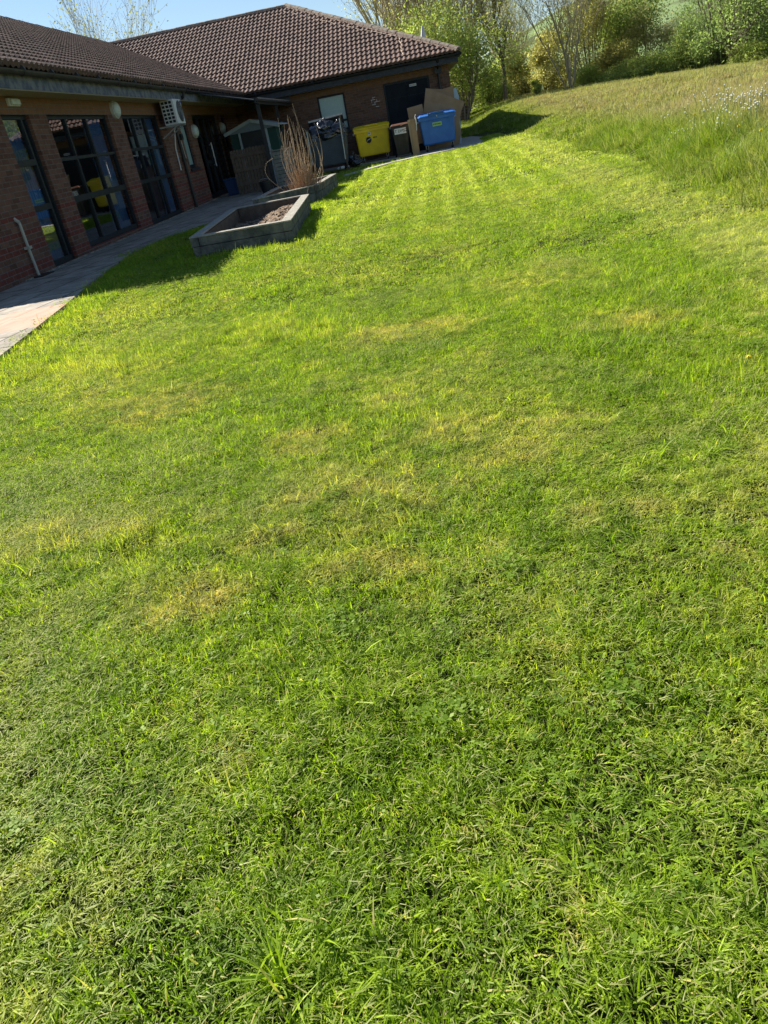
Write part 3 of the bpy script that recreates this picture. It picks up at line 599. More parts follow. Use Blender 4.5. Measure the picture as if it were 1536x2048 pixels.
# ------------------------------------------------------------------ timber planters
def planter(corners, h, label, soil_z, seed, wt=.11):
    cx = sum(c[0] for c in corners)/4; cy = sum(c[1] for c in corners)/4
    t = thing('raised_planter', label, 'planter', (cx,cy,0), 0, 'grey timber raised planters')
    P = [Vector((c[0]-cx,c[1]-cy,0)) for c in corners]; rs = random.Random(seed)
    for i in range(4):
        a, b = P[i], P[(i+1)%4]; d = (b-a).normalized(); n_ = Vector((-d.y,d.x,0))
        ea = 0 if i % 2 else wt; a2 = a + d*(ea+.004 if ea else 0); b2 = b - d*(ea+.004 if ea else 0)
        for k in range(2):
            z0 = -.06 if k == 0 else h/2+.006; z1_ = h/2 if k == 0 else h-.018; off = n_*(rs.uniform(-.006,.006))
            mb = MB(); vs = [a2+off, b2+off, b2+off+n_*wt, a2+off+n_*wt]
            mb.add([(v.x,v.y,z0) for v in vs]+[(v.x,v.y,z1_) for v in vs], [(0,3,2,1),(4,5,6,7),(0,1,5,4),(1,2,6,5),(2,3,7,6),(3,0,4,7)])
            mb.build('sleeper', M_sleeper, t, bevel=.006)
        mb = MB(); e0 = -.012; vs = [a2+n_*e0, b2+n_*e0, b2+n_*(wt+.02), a2+n_*(wt+.02)]
        dz = [rs.uniform(-.003,.003) for _ in range(4)]
        mb.add([(v.x,v.y,h-.017) for v in vs]+[(v.x,v.y,h+.004+q) for v,q in zip(vs,dz)], [(0,3,2,1),(4,5,6,7),(0,1,5,4),(1,2,6,5),(2,3,7,6),(3,0,4,7)])
        mb.build('top_board', M_sleeper_sunlit, t, bevel=.004)
    for i in range(4):
        a, b = P[i], P[(i+1)%4]; d = (b-a).normalized(); n_ = Vector((-d.y,d.x,0)); a2 = a+d*(wt+.03)+n_*(wt+.002); b2 = b-d*(wt+.03)+n_*(wt+.002)
        mb = MB(); mb.add([(v.x,v.y,z) for z in (-.02,h-.03) for v in (a2,b2,b2+n_*.012,a2+n_*.012)], [(0,3,2,1),(4,5,6,7),(0,1,5,4),(1,2,6,5),(2,3,7,6),(3,0,4,7)]); mb.build('lining', M_timber_brown, t)
    # soil
    n_ = 36; V = []; Q = [p + (Vector((0,0,0))-p)*.05 for p in P]
    for j in range(n_+1):
        for i in range(n_+1):
            u, v = i/n_, j/n_; p = Q[0]*(1-u)*(1-v)+Q[1]*u*(1-v)+Q[2]*u*v+Q[3]*(1-u)*v
            V.append((p.x,p.y,soil_z(u,v)+rs.uniform(-.012,.012)+.015*math.sin(u*19+seed)*math.sin(v*23)))
    V = np.array(V); i = np.arange(n_*n_); a = (i//n_)*(n_+1)+i % n_; f = np.stack([a,a+1,a+n_+2,a+n_+1],1)
    link(npmesh('soil', V, f, M_soil), t)
    mb = MB()
    for _ in range(260):
        u, v = rs.uniform(.08,.92), rs.uniform(.06,.94); p = Q[0]*(1-u)*(1-v)+Q[1]*u*(1-v)+Q[2]*u*v+Q[3]*(1-u)*v; s = rs.uniform(.008,.028)
        mb.ell((p.x,p.y,soil_z(u,v)+s*.3), (s*rs.uniform(.6,1.4),s*rs.uniform(.6,1.4),s*.7), 6, 4)
    tag(mb.build('clods', M_soil, t), kind='stuff')
    return t
planter([(-3.12,10.42),(-1.72,10.34),(-1.98,14.5),(-3.42,14.46)], .27, 'nearer grey timber raised planter, bare soil inside, beside the path', lambda u,v: .05+.15*float(smooth(.25,.8,u))*(.55+.45*float(smooth(.15,.5,v)))-.05*float(smooth(.8,1,v)), 1)
planter([(-3.22,15.5),(-2.02,16.5),(-1.9,19.4),(-3.17,18.15)], .29, 'farther grey timber raised planter holding the clump of bare stems', lambda u,v: .2, 4)

# bare stemmed shrub
def stems():
    t = thing('bare_shrub', 'clump of tall bare brown stems growing from the farther planter', 'shrub', (-2.32,16.75,.2)); rs = random.Random(11)
    mb = MB()
    for i in range(58):
        a = rs.uniform(0,2*math.pi); r = abs(rs.gauss(0,.13)); x, y = r*math.cos(a), r*math.sin(a)*1.2
        H = rs.uniform(.55,1.3)*(1 - .25*(r>.25)); out = rs.uniform(.0,.34)*(1+.7*rs.random()); a2 = a+rs.gauss(0,.5)
        if i < 6: H = rs.uniform(1.35,1.65); out = rs.uniform(-.1,.2)
        pts = []; n_ = 9; ph = rs.uniform(0,6)
        for k in range(n_+1):
            s = k/n_; bow = out*math.sin(s*math.pi*.62)*(1-.35*s*s)
            pts.append((x+math.cos(a2)*bow+.012*math.sin(s*9+ph), y+math.sin(a2)*bow, H*s))
        if rs.random() < .3: pts[-1] = (pts[-1][0]-math.cos(a2)*.09, pts[-1][1], pts[-1][2]-.02)
        r0 = rs.uniform(.0055,.009); mb.tube(pts, [r0*(1-.55*k/n_) for k in range(n_+1)], 5)
        if rs.random() < .5:
            k = rs.randint(3,6); p = Vector(pts[k]); q = p+Vector((rs.uniform(-.2,.2),rs.uniform(-.2,.2),rs.uniform(.15,.4))); mb.tube([p,(p+q)/2+Vector((rs.uniform(-.03,.03),0,0)),q], [.004,.003,.002], 4)
    tag(mb.build('stems', M_stick, t), kind='stuff')
    mb = MB()
    for i in range(360):
        a = rs.uniform(0,2*math.pi); r = abs(rs.gauss(0,.17)); x, y = r*math.cos(a), r*math.sin(a)*1.3
        H = rs.uniform(.15,.5)*(1-r*.7); o_ = rs.uniform(0,.18)
        mb.tube([(x,y,0),(x+math.cos(a)*o_*.5+rs.uniform(-.03,.03),y+math.sin(a)*o_*.5,H*.5),(x+math.cos(a)*o_+rs.uniform(-.04,.04),y+math.sin(a)*o_,H)], [.004,.0035,.002], 4)
    tag(mb.build('twigs', M_stick_red, t), kind='stuff')
stems()

# ------------------------------------------------------------------ gate, screen, shed
t = thing('picket_gate', 'brown round-topped picket gate closing off the corner by the glazed door', 'gate', (-4.6,23.0,0)); rs = random.Random(4)
for i in range(11):
    x = -.46+i*.092; mb = MB(); hgt = 1.19+rs.uniform(-.012,.012); prof = [(x-.04,.04),(x+.04,.04),(x+.04,hgt-.03),(x+.025,hgt-.008),(x,hgt),(x-.025,hgt-.008),(x-.04,hgt-.03)]
    mb.add([(p[0],-.012,p[1]) for p in prof]+[(p[0],.012,p[1]) for p in prof], [tuple(range(7)),tuple(range(13,6,-1))]+[(k,(k+1)%7,(k+1)%7+7,k+7) for k in range(7)])
    mb.build('picket', M_timber_brown, t)
for z in (.3,.66,1.02):
    mb = MB(); mb.box(-.5,.5,-.04,-.013,z-.045,z+.045); mb.build('rail', M_timber_brown, t)
t = thing('timber_screen', 'low screen of pale horizontal boards between the canopy post and the bare stems', 'screen', (-3.7,23.2,0))
for i in range(9):
    mb = MB(); mb.box(-.27,.32,-.012,.012,.06+i*.1,.145+i*.1); mb.build('board', M_timber_grey, t)
for x in (-.25,.3):
    mb = MB(); mb.box(x-.03,x+.03,.013,.06,0,1.02); mb.build('upright', M_timber_grey, t)
mb = MB(); mb.box(-.3,.35,-.05,.03,.965,1.0); mb.build('cap_board', M_timber_grey, t)
t = thing('garden_shed', 'small dark green shed with pale gable trim behind the picket gate', 'shed', (-4.74,25.2,0))
mb = MB(); mb.box(-.72,.72,.0,1.5,0,1.6); mb.add([(-.72,0,1.6),(.72,0,1.6),(0,0,1.8),(-.72,1.5,1.6),(.72,1.5,1.6),(0,1.5,1.8)],[(0,1,2),(5,4,3),(0,2,5,3),(1,4,5,2)]); mb.build('body', M_shed_green, t)
for s in (-1,1):
    mb = MB(); mb.beam((s*.86,-.1,1.6),(0,-.1,1.86),.06,.06); mb.build('barge_board', M_shed_trim, t)
    mb = MB(); mb.add([(s*.88,-.13,1.63),(0,-.13,1.89),(0,1.6,1.89),(s*.88,1.6,1.63),(s*.88,-.13,1.66),(0,-.13,1.92),(0,1.6,1.92),(s*.88,1.6,1.66)],[(0,1,2,3),(7,6,5,4),(0,4,5,1),(1,5,6,2),(2,6,7,3),(3,7,4,0)]); mb.build('roof_sheet', M_shed_trim, t)
    mb = MB(); mb.box(s*.42-.03,s*.42+.03,-.05,-.003,0,1.66); mb.build('door_post', M_shed_trim, t)
mb = MB(); mb.add([(-.82,-.07,1.6),(.82,-.07,1.6),(0,-.07,1.85),(-.82,-.005,1.6),(.82,-.005,1.6),(0,-.005,1.85)],[(0,1,2),(5,4,3),(0,3,4,1),(1,4,5,2),(2,5,3,0)]); mb.build('gable_panel', mat('gable_grey', (.17,.2,.22), .6), t)
mb = MB(); mb.box(-.385,.385,-.03,-.004,0,1.6); mb.build('door', M_black, t)
t = thing('plastic_tub', 'dark blue plastic tub standing in the doorway gap left of the picket gate', 'tub', (-5.42,23.9,.02))
mb = MB(); mb.frustum((-.16,.16,-.2,.2,0),(-.2,.2,-.25,.25,.42)); mb.build('tub_body', M_bluetub, t, bevel=.02); mb = MB(); mb.box(-.22,.22,-.27,.27,.42,.46); mb.build('rim', M_bluetub, t, bevel=.01)
t = thing('plant_pot', 'small black bucket on the path in front of the picket gate', 'bucket', (-4.05,21.6,.02))
mb = MB(); mb.tube([(0,0,0),(0,0,.3)], [.11,.15], 18); mb.tube([(0,0,.27),(0,0,.3)], .162, 18); mb.build('pot_body', M_black, t); mb = MB(); mb.tube([(-.16,0,.29),(-.1,0,.36),(.1,0,.36),(.16,0,.29)], .006, 5); mb.build('handle', M_metal, t)

# ------------------------------------------------------------------ bins
def castor(mb, x, y, r=.085):
    mb.tube([(x-.02,y,r),(x+.02,y,r)], r, 16)
def big_bin(label, m, loc, rz, lid=True, wt=1.2, wb=1.04, dp=.74, name='wheeled_bin'):
    t = thing(name, label, 'bin', loc, rz); zt = 1.02
    mb = MB(); mb.frustum((-wb/2,wb/2,-dp/2+.08,dp/2-.08,.19),(-wt/2+.03,wt/2-.03,-dp/2+.02,dp/2-.02,zt-.06)); b = mb.build('body', m, t, bevel=.045)
    mb = MB(); mb.box(-wt/2,wt/2,-dp/2,dp/2,zt-.1,zt)
    for i in range(9):
        x = -wt/2+.09+i*(wt-.18)/8; mb.box(x-.008,x+.008,-dp/2-.006,-dp/2+.02,zt-.16,zt-.095)
    mb.build('rim', m, t, bevel=.006)
    if lid:
        mb = MB(); n_ = 9; vs = []
        for j in range(n_):     # domed lid, curved in depth
            s = j/(n_-1); y = -dp/2-.03 + s*(dp+.05); z = zt+.035+.11*math.sin(min(1,s*1.25)*math.pi*.5)*(1-.35*s)
            vs += [(-wt/2-.02,y,z-.03),(-wt/2+.06,y,z),(wt/2-.06,y,z),(wt/2+.02,y,z-.03)]
        fs = [(j*4+k,j*4+k+1,j*4+k+5,j*4+k+4) for j in range(n_-1) for k in range(3)]; nb = len(vs)
        vs += [(x,y,zt+.002) for (x,y,z) in vs[:4]] + [(x,y,zt+.002) for (x,y,z) in vs[nb-4:nb]]
        fs += [(0,nb,nb+1,1),(1,nb+1,nb+2,2),(2,nb+2,nb+3,3),(nb-4,nb-3,nb+5,nb+4),(nb-3,nb-2,nb+6,nb+5),(nb-2,nb-1,nb+7,nb+6)]
        mb.add(vs, fs)
        for s in (0,3):
            ring = [j*4+s for j in range(n_)]; base = len(mb.v)
            mb.v += [(mb.v[q][0],mb.v[q][1],zt+.002) for q in ring]; mb.n = len(mb.v)
            mb.f += [(ring[j],ring[j+1],base+j+1,base+j) for j in range(n_-1)]
        mb.build('lid', m, t, smooth=False)
        mb = MB(); mb.tube([(-.22,-dp/2-.03,zt+.06),(-.2,-dp/2-.07,zt+.09),(.2,-dp/2-.07,zt+.09),(.22,-dp/2-.03,zt+.06)], .02, 8); mb.build('lid_handle', m, t)
    for x in (-wt/2-.03, wt/2+.03):
        mb = MB(); mb.tube([(x-.03,0,zt-.12),(x+.03,0,zt-.12)], .035, 10); mb.build('lifting_pin', M_metal, t)
    for x in (-wb/2+.1, wb/2-.1):
        for y in (-dp/2+.17, dp/2-.17):
            mb = MB(); castor(mb, x, y); c = mb.build('wheel', M_rubber, t)
            mb = MB(); mb.tube([(x-.024,y,.085),(x+.024,y,.085)], .035, 10); mb.build('hub', M_metal, c)
            mb = MB(); mb.box(x-.035,x-.026,y-.03,y+.03,.06,.2); mb.box(x+.026,x+.035,y-.03,y+.03,.06,.2); mb.build('fork', M_metal, c)
    return t
def text_part(body, size, loc, rot, m, parent, name='lettering', ext=.002):
    cu = bpy.data.curves.new('txt', 'FONT'); cu.body = body; cu.size = size; cu.extrude = ext; cu.align_x = 'CENTER'; cu.align_y = 'CENTER'
    o = bpy.data.objects.new('txt', cu); COL.objects.link(o); dg = bpy.context.evaluated_depsgraph_get(); me = bpy.data.meshes.new_from_object(o.evaluated_get(dg)); COL.objects.unlink(o); bpy.data.objects.remove(o)
    me.materials.clear(); me.materials.append(m); r = bpy.data.objects.new(name, me); COL.objects.link(r); r.parent = parent; r.location = loc; r.rotation_euler = rot; return r
yb = big_bin('bright yellow four-wheeled waste bin under the brick wall by the black door', M_yellow, (-1.31,28.36,.03), R(2))
TF = math.atan2(.1, .8)    # front face leans out
def fy(z, dp=.74): return -dp/2+.08 - (z-.19)/.77*.06 - .004
mb = MB(); n_ = 22; zc = .68; vs = [(-.14+.1*math.cos(2*math.pi*k/n_)*.92, fy(zc)-.003, zc+.1*math.sin(2*math.pi*k/n_)) for k in range(n_)]; mb.add(vs+[(x,y+.012,z) for x,y,z in vs],[tuple(range(n_))]+[(k,(k+1)%n_,(k+1)%n_+n_,k+n_) for k in range(n_)]); mb.build('badge', M_ink, yb)
mb = MB(); mb.tube([(-.2,fy(.64)-.01,.64),(-.15,fy(.68)-.01,.7),(-.11,fy(.68)-.01,.69),(-.08,fy(.72)-.01,.72)], .011, 6); mb.build('badge_swoosh', M_paper, yb)
mb = MB(); mb.box(-.13,-.05,fy(.85)-.006,fy(.85)+.01,.82,.92); mb.build('sticker', M_paper, yb)
mb = MB(); mb.box(-.11,-.07,fy(.86)-.009,fy(.86)-.0065,.85,.9); mb.build('sticker_mark', M_faint, yb)
mb = MB()
for x in (.02,.045,.072,.1,.128): mb.box(x,x+.018,fy(.73)-.004,fy(.73)+.008,.71,.75)
mb.build('lettering', M_ink, yb)
mb = MB()
for x, ww in ((-.22,.1),(-.1,.15),(.07,.1)): mb.box(x,x+ww,fy(.97)-.004,fy(.97)+.01,.945,.955)
for x in (-.12,-.03,.06): mb.box(x,x+.03,-.372,-.36,.89,.912) if False else None
mb.build('moulded_line', M_faint, yb)
bb = big_bin('blue four-wheeled waste bin with green sticker and leaning cardboard behind it', M_blue, (.89,27.68,.03), R(2))
mb = MB(); mb.box(-.17,.13,fy(.8)-.006,fy(.8)+.012,.72,.83); bs = mb.build('sticker', M_green_sticker, bb)
mb = MB()
for x, ww in ((-.15,.035),(-.105,.05),(-.045,.03),(-.005,.045),(.05,.05)): mb.box(x,x+ww,fy(.8)-.009,fy(.8)-.0065,.755,.8)
mb.build('sticker_print', M_mark, bs)
mb = MB(); mb.box(-.02,.01,-.405,-.36,.985,1.03); mb.build('lock', M_metal, bb)
mb = MB(); mb.box(-.3,.22,-.43,-.3,1.06,1.125); mb.build('lid_hump', M_blue, bb, bevel=.02)

# narrow dark bin with brown lid
t = thing('wheelie_bin', 'narrow dark wheelie bin with brown lid and white address label', 'bin', (-.33,27.62,.03), R(-2))
mb = MB(); mb.frustum((-.2,.2,-.2,.24,.06),(-.28,.28,-.32,.33,.92)); mb.build('body', M_brownbin, t, bevel=.02)
mb = MB(); mb.box(-.29,.29,-.335,.34,.9,.94); mb.build('rim', M_black, t, bevel=.008)
mb = MB(); mb.frustum((-.3,.3,-.35,.35,.945),(-.25,.25,-.28,.34,1.0)); mb.build('lid', M_brownlid, t, bevel=.012)
lb_ = MB(); lb_.box(-.19,.2,-.345,-.3,.69,.86); lo = lb_.build('label_plate', M_paper, t)
text_part('LT DMSZ', .12, (.005,-.347,.775), (R(90),0,0), M_ink, lo)
for x in (-.27,.27):
    mb = MB(); mb.tube([(x-.025,.28,.09),(x+.025,.28,.09)], .095, 16); mb.build('wheel', M_rubber, t)
mb = MB()
for x in (-.1,.1): mb.frustum((x-.012,x+.012,-.235,-.18,.08),(x-.012,x+.012,-.325,-.2,.66))
mb.build('body_ribs', M_brownbin, t)

# slate bin overflowing with bags, in a pair of posts
t = thing('wheeled_bin', 'slate grey ribbed waste bin with its lid propped open over black bags', 'bin', (-2.68,26.95,.03), R(1))
mb = MB(); mb.frustum((-.52,.52,-.3,.4,.17),(-.6,.6,-.36,.44,.98)); mb.build('body', M_slate_bin, t, bevel=.03)
mb = MB()
for i in range(11):
    z = .24+i*.066; y = -.3-.06*(z-.17)/.81; hw = .47+.07*(z-.17)/.81; mb.box(-hw,hw,y-.012,y+.02,z,z+.028)
mb.build('body_ribs', M_slate_bin, t)
mb = MB(); mb.box(-.63,.63,-.39,-.34,.95,1.04); mb.box(-.63,.63,.42,.47,.95,1.04); mb.box(-.63,-.58,-.34,.42,.952,1.038); mb.box(.58,.63,-.34,.42,.952,1.038); mb.build('rim', M_slate_bin, t, bevel=.008)
mb = MB(); mb.add([(-.58,.46,1.05),(.58,.46,1.05),(.58,.3,1.56),(-.58,.3,1.5),(-.58,.5,1.06),(.58,.5,1.06),(.58,.34,1.6),(-.58,.34,1.53)],[(0,1,2,3),(7,6,5,4),(0,4,5,1),(1,5,6,2),(2,6,7,3),(3,7,4,0)]); mb.build('lid', M_black, t)
mb = MB(); mb.beam((-.57,.28,1.53),(.57,.28,1.6),.03,.045); mb.build('lid_edge', M_metal, t)
for x in (-.42,.42):
    for y in (-.18,.3):
        mb = MB(); castor(mb, x, y); mb.build('wheel', M_rubber, t)
def bag(label, c, r, seed):
    rs = random.Random(seed); ks = [(Vector((rs.gauss(0,1),rs.gauss(0,1),rs.gauss(0,1)))*3.2, rs.uniform(0,6)) for _ in range(9)]
    mb = MB(); mb.ell((0,0,0), r, 40, 26, lambda p: 1 + sum(.045*math.sin(p.dot(k)*1.7+a) for k, a in ks) + .03*abs(math.sin(p.x*13+p.y*9+seed))*(1-abs(p.z)))
    tp = r[2]*1.0
    b = thing('refuse_bag', label, 'bag', c, 0, 'black refuse bags around the slate bin'); mb.build('bag_body', M_bag, b, smooth=True)
    mb = MB(); mb.tube([(0,0,tp*.9),(.01,0,tp+.03),(.03,.01,tp+.08)], [.05,.02,.045], 8); mb.build('knot', M_bag, b, smooth=True)
bag('black bag bulging over the left end of the slate bin', (-3.05,26.85,1.16), (.33,.3,.25), 1)
bag('large shiny black bag in the middle of the slate bin', (-2.72,26.9,1.28), (.36,.28,.24), 2)
bag('black bag squashed at the right end of the slate bin', (-2.3,26.82,1.18), (.3,.28,.22), 3)
bag('black bag hanging low over the front rim of the slate bin', (-2.65,26.64,1.12), (.38,.17,.15), 4)
bag('small black bag on the ground between the slate bin and the yellow bin', (-2.02,27.5,.2), (.24,.22,.17), 6)
bag('flat black bag slumped on the grass edge left of the yellow bin', (-1.95,27.15,.14), (.2,.17,.1), 7)
for y0, x0, x1, hh, lab in ((26.45,-2.17,-2.12,1.56,'taller upright timber post with its sunlit edge painted pale at the right of the slate bin'),(26.45,-3.25,-3.22,1.35,'shorter thin timber post at the left of the slate bin')):
    t = thing('timber_post', lab, 'post', (x0,y0,0), 0, 'posts in front of the slate bin')
    mb = MB(); mb.beam((0,0,-.05),(x1-x0-.02,0,hh),.05,.07,(0,1,0)); mb.build('post', M_timber_brown, t, bevel=.004)
    mb = MB(); mb.beam((-.022,-.045,.32),(x1-x0-.045,-.045,hh-.06),.03,.02,(0,1,0)); mb.build('sunlit_strip', M_white, t)  # sunlight along the post edge, put in as a white strip
for i, (x,y,s,lab) in enumerate(((-2.35,26.55,.07,'crumpled white litter at the foot of the taller post'),(-2.2,26.9,.05,'scrap of white paper under the right end of the slate bin'),(-1.8,27.3,.045,'small white wrapper on the ground left of the yellow bin'),(-2.5,26.7,.05,'torn pale wrapper under the middle of the slate bin'))):
    rs = random.Random(i); mb = MB(); mb.ell((0,0,0),(s,s*.8,s*.6),9,6,lambda p: rs.uniform(.55,1.25)); o = mb.build('litter', M_paper); o.location = (x,y,.06+s*.4); tag(o, lab, 'litter', 'white litter by the bins')

# cardboard
def board(name, label, pts, y, lean, th=.012, loc=None):
    """pts (x,z) outline in a plane leaning back toward +y"""
    x0 = pts[0][0]; t = thing(name, label, 'cardboard', (x0,y,0), 0, 'flattened cardboard boxes')
    P = [(x-x0, z*lean, z) for x,z in pts]; n_ = len(P); mb = MB()
    mb.add(P+[(a,b+th,c) for a,b,c in P], [tuple(range(n_)), tuple(range(2*n_-1,n_-1,-1))]+[(k,(k+1)%n_,(k+1)%n_+n_,k+n_) for k in range(n_)]); mb.build('sheet', M_card, t)
    return t
t = board('cardboard_sheet', 'large buckled cardboard sheet leaning behind the blue bin', [(.42,.05),(.53,1.3),(.69,1.9),(1.2,1.66),(1.92,1.28),(1.78,1.05),(1.66,.7),(1.7,.4),(1.58,.05)], 28.3, .1)
mb = MB(); mb.add([(.53,.158,1.6),(.86,.152,1.49),(.9,.142,1.34),(.56,.148,1.46)]+[(.53,.15,1.6),(.86,.144,1.49),(.9,.134,1.34),(.56,.14,1.46)],[(0,1,2,3),(7,6,5,4),(0,4,5,1),(1,5,6,2),(2,6,7,3),(3,7,4,0)]); mb.build('glued_flap', M_card, t)
mb = MB(); mb.add([(.9,.146,1.48),(1.2,.138,1.38),(1.22,.128,1.22),(.94,.132,1.33)]+[(.9,.138,1.48),(1.2,.13,1.38),(1.22,.12,1.22),(.94,.124,1.33)],[(0,1,2,3),(7,6,5,4),(0,4,5,1),(1,5,6,2),(2,6,7,3),(3,7,4,0)]); mb.build('glued_flap', M_card, t)
board('cardboard_sheet', 'dim cardboard sheet standing upright behind the large buckled one', [(.75,.05),(.72,1.9),(1.25,1.78),(1.62,1.82),(1.58,.05)], 28.75, .05)
board('cardboard_sheet', 'small squarish cardboard sheet between the brown-lidded bin and the blue bin', [(.05,.3),(-.02,1.42),(.5,1.46),(.55,.3)], 28.1, .04)
t = thing('cardboard_strip', 'tall narrow folded cardboard strip standing between the two bins', 'cardboard', (.0,27.05,.03))
mb = MB(); mb.add([(-.02,0,0),(.02,-.05,0),(.02,-.04,1.06),(-.06,0,1.04),(.03,.04,1.05),(.03,.04,0)],[(0,1,2,3),(0,3,4,5)]); mb.build('folded_edge', M_card_edge, t, fix=False)
mb = MB(); mb.box(.022,.2,-.05,.04,0,1.05); mb.build('sheet', M_card, t)
mb = MB(); mb.beam((.04,-.056,1.02),(-.3,-.1,.93),.012,.01); mb.build('torn_flap', M_card_edge, t)
mb = MB(); mb.tube([(.2,-.06,.7),(.21,-.07,1.0),(.2,-.05,1.12),(.235,-.05,1.16)], [.01,.02,.014,.008], 6); mb.build('tape', M_paper, t)
t = thing('plastic_board', 'thin pale blue board poking out right of the cardboard at the building corner', 'board', (1.66,29.1,.03))
mb = MB(); mb.add([(-.05,0,0),(.05,0,0),(.14,.12,1.45),(.07,.14,1.74),(-.02,.13,1.7),(-.05,.02,0),(.05,.02,0),(.14,.14,1.45),(.07,.16,1.74),(-.02,.15,1.7)],[(0,1,2,3,4),(9,8,7,6,5),(0,5,6,1),(1,6,7,2),(2,7,8,3),(3,8,9,4),(4,9,5,0)]); mb.build('sheet', mat('pale_board', (.45,.55,.6), .5), t)
t = thing('compost_box', 'dark slatted timber box on the grass beyond the building corner', 'box', (2.85,46.5,float(ground_z(2.85,46.5))))
for k in range(5):
    mb = MB(); mb.box(-.42,.42,-.3,.3,.0+k*.14,.125+k*.14); mb.build('slat_tier', M_timber_brown, t)


# ------------------------------------------------------------------ foliage
def leaf_mat(name, c1, c2, c3, trans=.45, pos_var=True):
    m = bpy.data.materials.new(name); m.use_nodes = True; n = m.node_tree.nodes; l = m.node_tree.links; n.remove(n['Principled BSDF']); out = n['Material Output']
    at = n.new('ShaderNodeAttribute'); at.attribute_name = 'tint'; sp = n.new('ShaderNodeSeparateColor'); l.new(at.outputs['Color'], sp.inputs[0])
    col = mixrgb(n, l, sp.outputs[0], c1, c2); col = mixrgb(n, l, maprange(n, l, sp.outputs[1], .6, .9), col, c3)
    d = n.new('ShaderNodeBsdfDiffuse'); t = n.new('ShaderNodeBsdfTranslucent'); l.new(col, d.inputs[0])
    tc = mixrgb(n, l, 1, col, (1.12,1.2,.7), 'MULTIPLY'); l.new(tc, t.inputs[0])
    x = n.new('ShaderNodeMixShader'); x.inputs[0].default_value = trans; l.new(d.outputs[0], x.inputs[1]); l.new(t.outputs[0], x.inputs[2]); l.new(x.outputs[0], out.inputs[0])
    return m
ML_olive = leaf_mat('leaf_olive', (.38,.36,.14), (.58,.54,.25), (.46,.38,.2), .62)
ML_bright = leaf_mat('leaf_bright', (.30,.38,.10), (.48,.56,.18), (.42,.38,.16), .5)
ML_willow = leaf_mat('leaf_willow', (.24,.33,.13), (.42,.52,.24), (.36,.42,.16), .58)
ML_pale = leaf_mat('leaf_pale', (.26,.27,.12), (.36,.36,.19), (.3,.26,.12))
ML_dark = leaf_mat('leaf_dark', (.12,.18,.06), (.34,.42,.14), (.36,.36,.12), .5)
ML_brown = leaf_mat('leaf_bud', (.38,.32,.2), (.55,.47,.31), (.44,.4,.2), .6)

def leaves(P, size, rs, down=0.0, aspect=.5, flat=0.0):
    """P (N,3) -> rhombus leaves"""
    N = len(P); a = rs.normal(size=(N,3)); a[:,2] = a[:,2]*(1-flat) - down; a /= np.linalg.norm(a,axis=1)[:,None]
    b = rs.normal(size=(N,3)); b -= (b*a).sum(1)[:,None]*a; b /= np.linalg.norm(b,axis=1)[:,None]
    s = size*rs.uniform(.6,1.4,N)[:,None]
    V = np.stack([P - a*s*.5, P + b*s*aspect*.5 + a*s*.05, P + a*s*.5, P - b*s*aspect*.5 + a*s*.05], 1).reshape(-1,3)
    F = np.arange(N*4).reshape(N,4); return V, F
def grow(seed, H, spread=.5, stems=1, lv=4, lean=(0,0), gn=5, up=.12, r0=.16, first=.25, len_f=.62, base_spread=.25):
    """returns list of (pts, radii) and twig sample points"""
    rs = random.Random(seed); segs = []; tips = []
    def br(p, d, L, r, k):
        n_ = 6 if k < 2 else 4; pts = [p]; q = p.copy(); dd = d.copy()
        for i in range(n_):
            dd = (dd + Vector((rs.gauss(0,.10),rs.gauss(0,.10),rs.gauss(0,.06)+up*(.4 if k else .2)))).normalized(); q = q + dd*(L/n_); pts.append(q.copy())
        rad = [r*(1-.62*i/n_) for i in range(n_+1)]; segs.append((pts, rad, k))
        if k >= lv-1:
            for i in range(1, n_+1): tips.append(pts[i])
            return
        nb = gn if k == 0 else max(3, gn-1)
        for j in range(nb):
            t = first + (1-first)*(j+rs.random())/nb if k == 0 else .2+.8*(j+rs.random())/nb
            i = min(n_-1, int(t*n_)); pp = pts[i].lerp(pts[i+1], t*n_-i); az = rs.uniform(0, 6.283); ax = (pts[i+1]-pts[i]).normalized()
            o_ = ax.orthogonal().normalized(); o_.rotate(__import__('mathutils').Quaternion(ax, az)); ang = spread*rs.uniform(.6,1.3)
            nd = (ax*math.cos(ang)+o_*math.sin(ang)).normalized()
            br(pp, nd, L*len_f*rs.uniform(.7,1.15)*(1-.25*t if k == 0 else 1), rad[i]*.55, k+1)
    for s in range(stems):
        a = rs.uniform(0,6.283); d = Vector((lean[0]+math.cos(a)*base_spread*(stems>1)*rs.uniform(.5,1.4), lean[1]+math.sin(a)*base_spread*(stems>1), 1)).normalized()
        br(Vector((rs.uniform(-.1,.1)*(stems>1), rs.uniform(-.1,.1)*(stems>1), -.2)), d, H*.62*rs.uniform(.85,1.1), r0*rs.uniform(.7,1.1) if stems > 1 else r0, 0)
    return segs, tips
